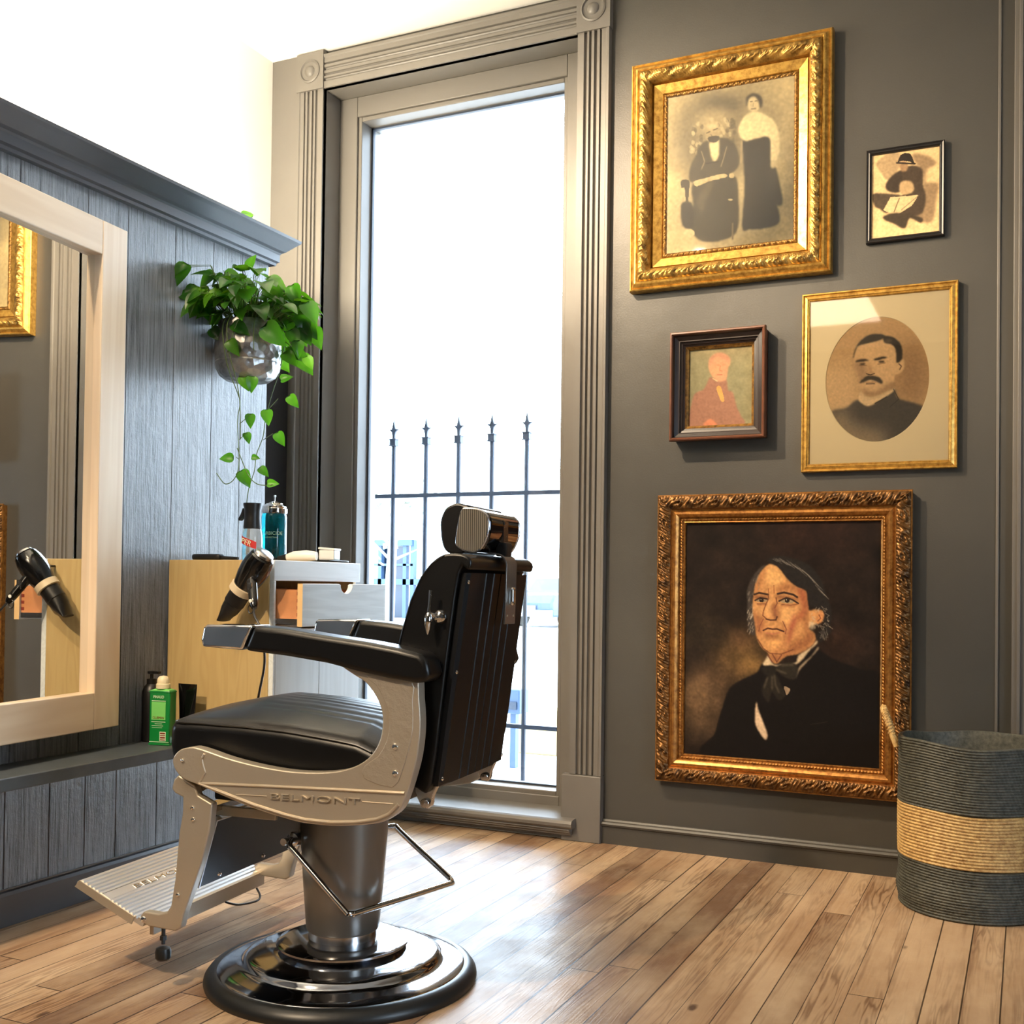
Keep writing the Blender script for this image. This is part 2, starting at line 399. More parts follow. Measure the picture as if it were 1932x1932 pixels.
# ------------------------------------------------------------------ painter (pictures hang as coloured canvases)
def cat(pts, n=6):
    P = np.array(pts, float); N = len(P); out = []
    for i in range(N):
        a, b, c, d = P[(i-1) % N], P[i], P[(i+1) % N], P[(i+2) % N]
        for k in range(n):
            t = k/n; out.append(.5*((2*b)+(-a+c)*t+(2*a-5*b+4*c-d)*t*t+(-a+3*b-3*c+d)*t**3))
    return np.array(out)
class Paint:
    def __init__(s, w, h, bg, corners, seed=1):
        """corners: px of picture TL,TR,BR,BL in the working coordinates"""
        s.w, s.h = w, h; s.a = np.ones((h, w, 3))*np.array(bg)/255.; s.rng = np.random.RandomState(seed)
        src = np.array(corners, float); dst = np.array([(0, 0), (w, 0), (w, h), (0, h)], float)
        A = []
        for (x, y), (u, v) in zip(src, dst):
            A.append([x, y, 1, 0, 0, 0, -u*x, -u*y]); A.append([0, 0, 0, x, y, 1, -v*x, -v*y])
        hh = np.linalg.solve(np.array(A), dst.reshape(-1)); s.H = np.append(hh, 1).reshape(3, 3)
        s.X, s.Y = np.meshgrid(np.arange(w)+.5, np.arange(h)+.5)
    def m(s, pts):
        P = np.hstack([np.array(pts, float), np.ones((len(pts), 1))]) @ s.H.T; return P[:, :2]/P[:, 2:]
    def blur(s, m, r):
        for _ in range(2):
            if r >= 1:
                k = int(r)
                for ax in (0, 1):
                    c = np.cumsum(np.pad(m, [(k+1, k) if i == ax else (0, 0) for i in (0, 1)], mode='edge'), axis=ax)
                    m = (np.take(c, range(2*k+1, c.shape[ax]), ax)-np.take(c, range(0, c.shape[ax]-2*k-1), ax))/(2*k+1)
        return m
    def mask(s, pts, smooth=True):
        Q = s.m(cat(pts) if smooth else pts); mk = np.zeros((s.h, s.w), bool)
        x1, y1 = Q[:, 0], Q[:, 1]; x2, y2 = np.roll(x1, -1), np.roll(y1, -1)
        for a, b, c, d in zip(x1, y1, x2, y2):
            if b == d: continue
            r0, r1 = max(0, int(min(b, d))-1), min(s.h, int(max(b, d))+2)
            if r0 >= r1: continue
            Y = s.Y[r0:r1]; X = s.X[r0:r1]
            mk[r0:r1] ^= ((b > Y) != (d > Y)) & (X < (c-a)*(Y-b)/(d-b)+a)
        return mk.astype(float)
    def poly(s, pts, col, blur=0, al=1., smooth=True, clip=None, tex=0):
        mk = s.mask(pts, smooth)
        mk = s.blur(mk, blur)*al
        if clip is not None: mk = mk*clip
        c = np.array(col)/255.
        if tex: c = c*(1+tex*(s.blur(s.rng.rand(s.h, s.w), 1)-.5)[..., None]*4)
        s.a = s.a*(1-mk[..., None])+c*mk[..., None]; return mk
    def line(s, pts, wd, col, al=1., blur=0):
        P = s.m(pts); mk = np.zeros((s.h, s.w))
        for p, q in zip(P[:-1], P[1:]):
            d = q-p; L = max(1e-6, d@d); t = np.clip(((s.X-p[0])*d[0]+(s.Y-p[1])*d[1])/L, 0, 1)
            dist = np.hypot(s.X-p[0]-t*d[0], s.Y-p[1]-t*d[1]); mk = np.maximum(mk, np.clip(wd/2+.5-dist, 0, 1))
        mk = s.blur(mk, blur)*al; s.a = s.a*(1-mk[..., None])+np.array(col)/255.*mk[..., None]
    def ell(s, cx, cy, rx, ry, col, blur=0, al=1., rot=0, clip=None):
        t = np.linspace(0, 2*PI, 24, endpoint=False); c, sn = math.cos(rot), math.sin(rot)
        return s.poly([(cx+rx*math.cos(a)*c-ry*math.sin(a)*sn, cy+rx*math.cos(a)*sn+ry*math.sin(a)*c) for a in t], col, blur, al, False, clip)
    def noise(s, r, amp):
        n = s.blur(s.rng.rand(s.h, s.w), r); n = (n-n.mean())/n.std(); s.a = np.clip(s.a*(1+amp*n[..., None]), 0, 1)
    def mesh(s, name, x0, x1, z0, z1, y, mat, parent):
        w, h = s.w, s.h; inv = wmat(parent).inverted()
        me = bpy.data.meshes.new(name)
        xs = np.linspace(x0, x1, w); zs = np.linspace(z1, z0, h)
        X, Z = np.meshgrid(xs, zs); V = np.stack([X, np.full_like(X, y), Z], -1).reshape(-1, 3)
        I = np.array(inv); V = V @ I[:3, :3].T+I[:3, 3]
        idx = np.arange(w*h).reshape(h, w); F = np.stack([idx[:-1, :-1], idx[1:, :-1], idx[1:, 1:], idx[:-1, 1:]], -1).reshape(-1, 4)
        me.vertices.add(len(V)); me.vertices.foreach_set('co', V.reshape(-1))
        me.loops.add(F.size); me.loops.foreach_set('vertex_index', F.reshape(-1))
        me.polygons.add(len(F)); me.polygons.foreach_set('loop_start', np.arange(0, F.size, 4))
        me.update(calc_edges=True)
        c = np.clip(s.a, 0, 1); c = np.where(c <= .04045, c/12.92, ((c+.055)/1.055)**2.4)
        rgba = np.ones((w*h, 4), np.float32); rgba[:, :3] = c.reshape(-1, 3)
        at = me.color_attributes.new('paint', 'FLOAT_COLOR', 'POINT'); at.data.foreach_set('color', rgba.reshape(-1))
        o = bpy.data.objects.new(name, me); COL.objects.link(o); o.parent = parent; me.materials.append(M[mat]); return o

# ------------------------------------------------------------------ room shell
CEIL = 3.372
WL = -.465      # true left wall plane
b = MB(); b.box(-3, 6.6, -7.5, .0, -.05, 0); struct('floor', b, 'floor')
b = MB(); b.box(-1.2, 6.2, -7.3, .3, CEIL, CEIL+.1); struct('ceiling', b, 'white')
WO = (-.176, 1.04, .085, 3.196)   # opening in the window wall
b = MB()
b.box(-1.2, WO[0]-.0135, 0, .3, -.05, CEIL); b.box(WO[1]+.0135, 6.2, 0, .3, -.05, CEIL)
b.box(WO[0]-.0135, WO[1]+.0135, 0, .3, WO[3]+.0135, CEIL); b.box(WO[0]-.0135, WO[1]+.0135, 0, .3, -.05, WO[2]-.04)
struct('wall_back', b, 'grey', smooth=False)
b = MB(); b.box(WL-.1, WL, -7.3, 0, 0, CEIL); struct('wall_left', b, 'white', smooth=False)
# right wall with a wide street window, rear wall: both outside the picture
b = MB(); b.box(5.2, 5.3, -7.3, 0, 0, .6); b.box(5.2, 5.3, -7.3, 0, 2.1, CEIL); b.box(5.2, 5.3, -2.3, 0, .6, 2.9); b.box(5.2, 5.3, -7.3, -3.3, .6, 2.9)
struct('wall_right', b, 'grey', smooth=False)
b = MB(); b.box(-.6, 5.3, -7.3, -7.2, 0, CEIL); struct('wall_rear', b, 'grey', smooth=False)

# wainscot partition standing proud of the left wall, boards with gaps
cuts = [-.62, -.777, -.938, -1.136, -1.357, -1.527, -1.785, -1.99, -2.2, -2.37, -2.6, -2.82, -3.0, -3.24, -3.5, -3.8, -4.1, -4.4]
b = MB(); b.box(WL, -.012, -7.2, -.622, 0, 2.25)
for y1, y0 in zip(cuts[:-1], cuts[1:]): b.box(-.014, 0, y0+.0016, y1-.0016, .465, 2.25)
lows = [-.62, -.80, -.99, -1.186, -1.37, -1.50, -1.639, -1.80, -1.98, -2.2, -2.4, -2.65, -2.9, -3.2, -3.5, -3.9, -4.4]
for y1, y0 in zip(lows[:-1], lows[1:]): b.box(-.014, .004, y0+.0022, y1-.0022, .06, .44)
struct('wall_wainscot', b, 'wood_grey', smooth=False)
# cap with crown profile returned round the end
prof = [(.0, 2.225), (.022, 2.225), (.024, 2.235), (.034, 2.24), (.034, 2.268), (.040, 2.274), (.052, 2.280), (.088, 2.308), (.100, 2.316), (.102, 2.326), (.0, 2.326)]
b = MB(); n = len(prof); vs = []
for d, z in prof: vs += [(d, -7.2, z), (d, -.62+d*.7, z), (WL, -.62+d*.7, z)]
b.add(vs, [(3*i+k, 3*((i+1) % n)+k, 3*((i+1) % n)+k+1, 3*i+k+1) for i in range(n) for k in (0, 1)])
b.box(WL, .001, -7.2, -.622, 2.3, 2.324)
struct('trim_1', b, 'cap', smooth=False)
b = MB()
b.box(0, .2, -7.2, -.62, .428, .465); obj_ = struct('trim_2', b, 'ledge', bevel=.003)
b = MB(); b.box(0, .012, -7.2, -.62, .40, .428); b.box(0, .012, -7.2, -.62, .10, .104); struct('trim_3', b, 'trim', smooth=False)
b = MB(); b.prism([(-.012, 0), (.024, 0), (.024, .088), (.020, .097), (-.012, .1)], -7.2, -.62, 'y'); struct('baseboard_left', b, 'cap', smooth=False)
# baseboard back wall
pf = [(0, 0), (-.018, 0), (-.018, .066), (-.026, .07), (-.028, .077), (-.024, .084), (-.014, .087), (-.010, .093), (0, .094)]
b = MB(); b.prism([(y, z) for y, z in pf], 1.174, 5.2, 'x'); struct('baseboard_back', b, 'grey', smooth=False)
b = MB(); b.prism([(y, z) for y, z in pf], WL, -.30, 'x'); struct('baseboard_corner', b, 'trim', smooth=False)
# right-hand pilaster trim
b = MB(); b.box(2.574, 2.584, -.005, 0, .094, CEIL); b.box(2.625, 2.86, -.024, 0, .094, CEIL); b.box(2.640, 2.652, -.032, -.024, .094, CEIL); b.box(2.70, 2.712, -.032, -.024, .094, CEIL)
struct('trim_4', b, 'trim', bevel=.002)
b = MB(); b.box(WL+.002, -.335, -.62, -.036, 0, 2.30); struct('dark_gap_filler', b, 'gapblack', smooth=False)  # near-black box added so the corner gap comes out dark

# ---- window casing
def fluted(w, n=4):
    """profile across casing width w: list (s, depth)"""
    out = [(0, 0), (0, .028)]
    fl = [(.20, .30), (.36, .44), (.52, .62), (.70, .76)]
    for a, c in fl:
        a *= w; c *= w; m = (a+c)/2
        out += [(a, .028), (a+.0015, .019), (m, .015), (c-.0015, .019), (c, .028)]
    out += [(.90*w, .028), (.93*w, .033), (w, .033), (w, 0)]
    return out
PZ0, PZ1 = 3.196, 3.345
win = thing('window_1', None, None, ((WO[0]+WO[1])/2, 0, WO[2])); del_keys = [win.__delitem__(k) for k in list(win.keys())]; win['kind'] = 'structure'
b = MB(); b.prism([(1.04+s, -d) for s, d in fluted(.134)], .26, PZ0, 'z'); struct('casing', b, 'trim', parent=win, smooth=False)
b = MB(); b.prism([(-.176-s, -d) for s, d in fluted(.134)], .26, PZ0, 'z'); struct('casing', b, 'trim', parent=win, smooth=False)
b = MB(); b.prism([(-d, PZ0+s) for s, d in fluted(.15)], -.176, 1.04, 'x'); struct('head_casing', b, 'trim', parent=win, smooth=False)
for x0, x1 in ((1.036, 1.178), (-.314, -.172)):
    b = MB(); b.box(x0, x1, -.036, 0, PZ0, PZ1+.02)
    cx = (x0+x1)/2; cz = (PZ0+PZ1+.02)/2
    b.lathe([(.052, .034), (.052, .040), (.046, .043), (.042, .036), (.026, .034), (.022, .042), (.010, .048), (0, .049)], 36, (cx, 0, cz), (Vector((1, 0, 0)), Vector((0, 0, 1)), Vector((0, -1, 0))))
    struct('corner_block', b, 'trim', parent=win, ang=40)
b = MB(); b.box(1.012, 1.176, -.040, 0, 0, .258); struct('plinth_block', b, 'trim', parent=win, bevel=.003)
b = MB(); b.box(-.312, -.15, -.040, 0, 0, .258); struct('plinth_block', b, 'trim', parent=win, bevel=.003)
b = MB(); b.box(WL, -.31, -.014, 0, .094, CEIL); struct('flat_board', b, 'trim', parent=win, bevel=.002)
# stool and apron
b = MB(); pr = [(.11, .062), (.11, .098), (-.070, .088), (-.082, .084), (-.088, .074), (-.086, .062), (-.078, .054), (-.04, .052)]
b.prism(pr, -.20, 1.075, 'x'); struct('window_sill', b, 'trim', parent=win, smooth=False)
b = MB(); pr = [(0, .053), (-.072, .053), (-.074, .046), (-.066, .040), (-.066, .036), (-.056, .030), (-.054, .024), (-.03, .020), (-.03, .004), (0, .004)]
b.prism(pr, -.20, 1.060, 'x'); b.box(-.2, 1.02, -.028, 0, .004, .05); struct('apron', b, 'trim', parent=win, smooth=False)
# jamb liners
JY = .11
b = MB(); b.box(-.19, -.176, -.02, .3, .085, 3.2); b.box(1.04, 1.054, -.02, .3, .085, 3.2); b.box(-.19, 1.054, -.02, .3, 3.196, 3.21); struct('jamb', b, 'trim', parent=win, smooth=False)
# inner sash/frame
GX0, GX1, GZ0, GZ1 = -.066, .922, .155, 3.086
b = MB()
b.box(-.176, GX0-.018, JY, .28, .09, 3.196); b.box(GX0-.018, GX0, JY+.012, .28, .09, 3.14)
b.box(GX1+.018, 1.04, JY, .28, .09, 3.196); b.box(GX1, GX1+.018, JY+.012, .28, .09, 3.14)
b.box(GX0-.018, GX1+.018, JY, .28, GZ1+.02, 3.196); b.box(GX0, GX1, JY+.012, .28, GZ1, GZ1+.02)
b.box(GX0-.018, GX1+.018, JY, .28, .06, GZ0-.018); b.box(GX0, GX1, JY+.012, .28, .06, GZ0)
struct('window_frame', b, 'trim', parent=win, bevel=.003)
b = MB(); b.box(GX0, GX0+.008, .205, .222, GZ0, GZ1); b.box(GX1-.008, GX1, .205, .222, GZ0, GZ1); b.box(GX0, GX1, .205, .222, GZ1-.008, GZ1); b.box(GX0, GX1, .205, .222, GZ0, GZ0+.008)
struct('glazing_seal', b, 'iron', parent=win, smooth=False)
b = MB(); b.box(GX0, GX1, .214, .219, GZ0, GZ1); struct('pane', b, 'glass', parent=win, smooth=False)

# ------------------------------------------------------------------ outside: railing, street
fen = thing('iron_railing', 'dark iron railing with five spearhead bars outside the tall window', 'railing', (.4, .55, .05))
for i, x in enumerate((-.134, .047, .224, .400, .579)):
    b = MB(); b.tube([(x, .55, .06), (x, .55, 1.70)], .0115, 8)
    b.box(x-.016, x+.016, .534, .566, 1.672, 1.700); b.box(x-.019, x+.019, .531, .569, 1.668, 1.673); b.box(x-.019, x+.019, .531, .569, 1.699, 1.704)
    b.prism([(x-.006, 1.70), (x-.007, 1.722), (x-.010, 1.737), (x-.027, 1.752), (x-.010, 1.751), (x-.006, 1.765), (x, 1.797), (x+.006, 1.765), (x+.010, 1.751), (x+.027, 1.752), (x+.010, 1.737), (x+.007, 1.722), (x+.006, 1.70)], .543, .557, 'y')
    b.box(x-.016, x+.016, .534, .566, .06, .09)
    obj('bar', b, 'iron', fen, bevel=.001)
for z in (1.424, .350):
    b = MB(); b.box(-.5, 1.4, .539, .561, z-.0095, z+.0095); obj('rail', b, 'iron', fen)
b = MB(); b.box(-1.2, 2.4, .3, .75, -.25, .06); struct('trim_5', b, 'concrete', smooth=False)
b = MB(); b.box(-60, 50, .75, 70, -.3, -.2); struct('ground', b, 'concrete', smooth=False)
car = thing('parked_car', 'silver blue car parked far off across the street, by the right window edge', 'car', (-9.7, 26.5, -.2), R(-12))
def carb(a, c, z0, z1, w0, w1):
    m = MB(); m.prism([(a, z0), (c, z0), (c, z1), (a, z1)], w0, w1, 'x'); return m
b = MB(); b.prism([(-2.1, .3), (2.1, .3), (2.15, .75), (1.9, .9), (1.2, .95), (-1.1, 1.0), (-2., .95), (-2.15, .7)], -.85, .85, 'x'); obj('car_body', b, 'carpaint', car, bevel=.06, local=True)
b = MB(); b.prism([(-1.3, .95), (.95, .92), (.35, 1.4), (-.8, 1.42)], -.72, .72, 'x'); obj('cabin', b, 'carglass', car, bevel=.05, local=True)
for y in (-1.35, 1.35):
    for x in (-.86, .70):
        b = MB(); b.lathe([(.32, 0), (.32, .16)], 20, (x, y, .32), (Vector((0, 1, 0)), Vector((0, 0, 1)), Vector((1, 0, 0)))); obj('wheel', b, 'rubber', car, local=True)
b = MB(); b.box(-.85, .85, -2.22, -2.1, .32, .5); obj('bumper', b, 'carwhite', car, local=True)
b = MB(); b.box(-.3, .3, -2.24, -2.16, .5, .62); obj('number_plate', b, 'carwhite', car, local=True)
bl = thing('street_building', 'pale building with slate blue framed glass porch far behind the railing', 'building', (-17, 29, -.2))
b = MB(); b.box(-26, -14.5, 30, 34, -.2, 5.5); obj('wall', b, 'bldg', bl, smooth=False)
b = MB()
for x in (-19.5, -18.7, -17.9, -16.9, -16.6): b.box(x, x+.14, 28.9, 29.1, -.2, 2.5)
b.box(-19.5, -14.4, 28.9, 29.1, .95, 1.15); b.box(-19.5, -16.5, 28.8, 29.1, 2.3, 2.5); b.box(-19.5, -16.5, 28.9, 29.1, 1.6, 1.68)
obj('porch_frame', b, 'bldgdark', bl, smooth=False)
b = MB(); b.box(-18.0, -17.0, 29.2, 29.3, -.2, 2.3); obj('window', b, 'carglass', bl, smooth=False)
b = MB(); b.box(-14.9, -14.3, 28.9, 29.1, -.2, 1.15); obj('post', b, 'bldgdark', bl, smooth=False)
mb_ = thing('letter_box', 'grey box with a slot fixed outside just beyond the chair back', 'box', (-.35, 2.5, .15))
b = MB(); b.box(-.47, -.31, 2.45, 2.6, .16, .32); obj('case', b, 'bldgdark', mb_, bevel=.01)
b = MB(); b.box(-.42, -.33, 2.44, 2.452, .19, .24); obj('slot', b, 'carglass', mb_)
b = MB(); b.box(-.40, -.36, 2.5, 2.55, -.2, .16); obj('post', b, 'bldgdark', mb_)
b = MB(); b.box(-.62, -.30, 3.1, 3.3, -.2, .12); tag(obj('timber_planter', b, 'ochre', bevel=.01), 'ochre timber planter low outside, seen below the chair back', 'planter')
def tree(x, y, h, s, lab, rad):
    t = thing('street_tree', lab, 'tree', (x, y, -.2))
    rr = random.Random(s)
    b = MB(); b.tube([(x, y, -.2), (x+.1, y, h*.5), (x+.3, y, h*.8)], [.14, .10, .04], 8)
    for k in range(9):
        a = rr.uniform(0, 2*PI); z = h*rr.uniform(.4, .75)
        b.tube([(x+.1, y, z), (x+.1+math.cos(a)*rad*.9, y+math.sin(a)*rad*.9, z+rr.uniform(.2, 1.1))], [.04, .01], 5)
    obj('trunk', b, 'bark', t)
    b = MB()
    for k in range(150):
        c = Vector((x+.1+rr.gauss(0, rad*.5), y+rr.gauss(0, rad*.5), h*.75+rr.gauss(0, rad*.35)))
        u = Vector((rr.uniform(-1, 1), rr.uniform(-1, 1), rr.uniform(-1, 1))).normalized()*.13; w = u.cross(Vector((rr.uniform(-1, 1), rr.uniform(-1, 1), 1))).normalized()*.07
        b.add([c-u, c+w, c+u, c-w], [(0, 1, 2, 3)])
    obj('leaves', b, 'foliage_out', t, smooth=False)
tree(-9.6, 16, 3.6, 1, 'thin street tree with sparse leaves at the left of the window view', 1.5)
tree(-6.2, 22, 4.4, 2, 'faint street tree with sparse leaves at the right of the window view', 1.6)

# ------------------------------------------------------------------ pictures
def sweep(x0, x1, z0, z1, prof, disp=None, nl=1, yw=0.):
    """mitred frame strip; prof = (inset, depth out from the wall)"""
    b = MB(); np_ = len(prof)
    cs = lambda d: [(x0+d, z0+d), (x1-d, z0+d), (x1-d, z1-d), (x0+d, z1-d)]
    for sd in range(4):
        n = max(1, nl)
        vs = []
        for i in range(n+1):
            t = i/n
            for j, (d, h) in enumerate(prof):
                c = cs(d); a, e = c[sd], c[(sd+1) % 4]
                px, pz = a[0]+(e[0]-a[0])*t, a[1]+(e[1]-a[1])*t
                L = (e[0]-a[0]) if sd % 2 == 0 else (e[1]-a[1])
                hh = h+(disp(t*abs(L)+sd*.013, j/(np_-1), t) if disp else 0)
                vs.append((px, yw-hh, pz))
        b.add(vs, [(i*np_+j, (i+1)*np_+j, (i+1)*np_+j+1, i*np_+j+1) for i in range(n) for j in range(np_-1)])
    return b
def lerp_prof(p0, p1, n, bulge=0.):
    return [(p0[0]+(p1[0]-p0[0])*i/n, p0[1]+(p1[1]-p0[1])*i/n+bulge*math.sin(PI*i/n)) for i in range(n+1)]
def carve(P, amp, kind=0):
    def f(s, v, t):
        u = s/P; k = math.floor(u); fr = u-k; sgn = 1 if k % 2 else -1
        if kind == 0:
            ph = (u+.42*math.sin(PI*v)) % 1.
            leaf = abs(math.sin(PI*ph))**.7
            vein = .30*math.sin(2*PI*(4.5*ph-1.2*v))+.14*math.sin(2*PI*(9*ph+2*v))
            cu = math.hypot((ph-.5)*1.5, (v-.5)*1.2)
            return amp*math.sin(PI*v)**.45*(leaf*.75+vein*.6)+amp*.3*math.cos(14*cu)*max(0, 1-cu*1.7)
        ph = fr; cy = .5+.16*sgn
        r = math.hypot((ph-.5)*1.25, v-cy); an = math.atan2(v-cy, (ph-.5)*1.25)
        sp = math.cos(an*sgn-r*15.)
        return amp*math.sin(PI*v)**.4*(.45+.55*sp*math.exp(-r*1.3)+.2*math.sin(2*PI*(ph*6+v*2)))
    return f

def picture(name, label, x0, x1, z0, z1, depth):
    return thing(name, label, 'picture', ((x0+x1)/2, -.002, z0))
def backing(p, x0, x1, z0, z1, d, mat):
    b = MB(); b.box(x0+.006, x1-.006, -d, -.001, z0+.006, z1-.006); obj('backing', b, mat, p, smooth=False)

# -- 1 gilded carved frame: sepia photograph of a seated man and a standing woman
x0, x1, z0, z1 = 1.271, 2.031, 2.136, 3.018
p = picture('gilt_framed_photograph', 'large ornate gilded frame with sepia photograph of seated man and standing woman', x0, x1, z0, z1, .07)
backing(p, x0, x1, z0, z1, .012, 'gold_dark')
obj('outer_moulding', sweep(x0, x1, z0, z1, [(0, .001), (0, .035), (.003, .042), (.007, .044), (.010, .040), (.012, .042), (.024, .054), (.030, .056), (.034, .052)]), 'gold', p, ang=25)
obj('carved_band', sweep(x0, x1, z0, z1, lerp_prof((.034, .050), (.083, .040), 16, .018), carve(.085, .011), 300), 'gold_carved', p, ang=0)
obj('liner', sweep(x0, x1, z0, z1, [(.083, .040), (.085, .020), (.088, .018), (.090, .030), (.122, .020), (.124, .016)]), 'gold', p, ang=25)
obj('beading', sweep(x0, x1, z0, z1, lerp_prof((.124, .014), (.143, .010), 6, .006), carve(.022, .005), 500), 'gold_dark', p, ang=0)
CR = [(122, 310), (1335, 95), (1330, 1712), (96, 1835)]
P = Paint(190, 236, (196, 178, 130), CR, 3)
P.noise(6, .02)
sh = (96, 88, 66)
P.ell(480, 720, 330, 460, sh, 16, .75); P.ell(900, 640, 330, 470, sh, 18, .5); P.ell(560, 1450, 420, 300, (120, 110, 84), 20, .5)
P.ell(640, 380, 200, 90, (70, 64, 48), 10, .7)
P.ell(560, 560, 180, 150, (176, 160, 118), 9, .8)
for k in range(60):
    a = P.rng.rand(2); P.ell(340+a[0]*440, 520+a[1]*330, 16, 24, (190, 176, 134) if k % 2 else (84, 76, 58), 0, .6)
# woman
P.poly([(850, 700), (840, 900), (850, 1200), (830, 1580), (900, 1600), (1050, 1590), (1185, 1530), (1150, 1300), (1110, 1000), (1085, 700)], (52, 46, 36), 1)
P.poly([(880, 470), (960, 450), (1060, 490), (1140, 560), (1180, 680), (1185, 820), (1150, 930), (1100, 930), (1095, 800), (1080, 700), (960, 712), (850, 735), (790, 650), (810, 560)], (214, 200, 152), 1)
P.ell(935, 375, 62, 88, (198, 182, 138), 1); P.poly([(860, 380), (870, 310), (930, 275), (1000, 300), (1020, 370), (1000, 420), (980, 350), (940, 305), (890, 330), (870, 400)], (60, 54, 42), 1)
P.line([(905, 355), (922, 353)], 1.3, (80, 72, 56)); P.line([(950, 350), (968, 349)], 1.3, (80, 72, 56)); P.line([(915, 425), (955, 422)], 1.3, (100, 88, 66)); P.line([(935, 370), (930, 400)], 1., (150, 134, 100))
P.poly([(1090, 1010), (1130, 985), (1160, 1040), (1215, 1330), (1150, 1360), (1090, 1200)], (60, 54, 42), 1); P.ell(1122, 965, 28, 40, (190, 174, 130), 1)
# man
P.poly([(440, 760), (520, 720), (620, 700), (740, 740), (800, 900), (770, 1010), (640, 1080), (560, 1070), (420, 1110), (330, 1120), (330, 1000), (380, 880)], (74, 67, 52), 1)
P.poly([(360, 1150), (600, 1060), (760, 1080), (790, 1300), (780, 1600), (640, 1700), (430, 1700), (330, 1560), (360, 1350)], (66, 60, 46), 1)
P.poly([(250, 1340), (350, 1340), (360, 1560), (260, 1550)], (50, 44, 34), 1); P.poly([(250, 1110), (320, 1110), (325, 1180), (310, 1320), (290, 1320), (280, 1190), (250, 1180)], (66, 58, 44), 0)
P.poly([(520, 740), (600, 700), (610, 830), (590, 910), (550, 925), (525, 850)], (212, 198, 150), 1)
P.ell(548, 655, 66, 95, (160, 144, 106), 1, 1, .15); P.ell(545, 585, 60, 40, (186, 170, 126), 2)
P.line([(490, 655), (520, 640)], 1.6, (70, 62, 46)); P.line([(555, 625), (590, 612)], 1.6, (70, 62, 46)); P.line([(530, 670), (545, 690)], 1.4, (110, 98, 72)); P.poly([(500, 700), (560, 680), (610, 690), (600, 730), (560, 745), (520, 740)], (70, 62, 48), 0)
P.line([(440, 830), (470, 930), (440, 1000)], 1.4, (140, 126, 94)); P.line([(680, 790), (650, 900), (625, 980)], 1.4, (140, 126, 94)); P.line([(480, 950), (600, 930)], 1.4, (40, 36, 28))
P.poly([(370, 1120), (480, 1090), (640, 1050), (680, 1080), (520, 1120), (420, 1160), (380, 1165)], (186, 168, 124), 0); P.ell(725, 1070, 26, 26, (186, 168, 124))
P.poly([(400, 1300), (480, 1150), (560, 1130), (520, 1250), (440, 1420)], (96, 86, 66), 3, .7)
P.line([(822, 740), (815, 940)], 3, (150, 134, 98)); P.line([(735, 1540), (735, 1690)], 2.4, (120, 106, 78)); P.ell(320, 1625, 52, 40, (190, 174, 130)); P.ell(715, 1305, 22, 10, (180, 164, 122))
P.noise(1, .03)
P.mesh('photograph', x0+.138, x1-.138, z0+.138, z1-.138, -.0135, 'print', p)
b = MB(); b.box(x0+.138, x1-.138, -.0165, -.0155, z0+.138, z1-.138); obj('glass', b, 'picglass', p, smooth=False)

# -- 2 small black framed ink drawing
x0, x1, z0, z1 = 2.146, 2.406, 2.226, 2.558
p = picture('small_framed_drawing', 'small thin black frame with ink drawing of a hatted man reading', x0, x1, z0, z1, .02)
backing(p, x0, x1, z0, z1, .008, 'blackframe')
obj('frame', sweep(x0, x1, z0, z1, [(0, .001), (0, .018), (.003, .021), (.008, .019), (.012, .020), (.017, .016), (.018, .009)]), 'blackframe', p, ang=25)
P = Paint(120, 156, (216, 182, 130), [(472, 158), (862, 98), (858, 574), (470, 615)], 5)
P.noise(5, .02)
P.poly([(500, 200), (560, 150), (640, 150), (620, 240), (560, 290), (520, 240)], (160, 134, 98), 1, .9)
P.poly([(700, 150), (800, 160), (840, 200), (790, 230), (780, 300), (850, 310), (840, 400), (820, 510), (760, 520), (700, 480), (760, 380), (760, 260)], (130, 106, 78), 2, .9)
P.poly([(480, 370), (560, 365), (650, 380), (640, 430), (560, 470), (520, 450), (490, 430)], (74, 62, 48), 1)
P.poly([(560, 300), (610, 250), (660, 240), (650, 340), (600, 360), (555, 340)], (58, 48, 38), 1)
P.poly([(650, 230), (700, 210), (760, 230), (765, 320), (780, 380), (760, 470), (680, 490), (620, 470), (640, 380), (700, 350), (650, 300)], (66, 54, 42), 1)
P.poly([(640, 300), (700, 300), (710, 350), (660, 370), (630, 350)], (176, 146, 104), 1)
P.poly([(540, 455), (580, 385), (740, 372), (700, 430), (620, 480), (560, 465)], (206, 176, 128), 0, 1, False)
P.line([(630, 390), (600, 465)], 1.5, (80, 66, 50)); P.line([(740, 374), (640, 455)], 1.2, (110, 92, 68))
P.poly([(540, 490), (600, 470), (700, 480), (760, 500), (750, 525), (690, 500), (660, 555), (600, 530), (550, 510)], (60, 50, 38), 1)
P.ell(655, 215, 24, 30, (150, 118, 84), 1); P.poly([(620, 195), (640, 150), (690, 145), (715, 200), (690, 190), (640, 185)], (44, 36, 30), 0); P.line([(615, 196), (718, 200)], 3, (40, 32, 26))
P.noise(1, .03)
P.mesh('drawing', x0+.017, x1-.017, z0+.017, z1-.017, -.0095, 'print', p)

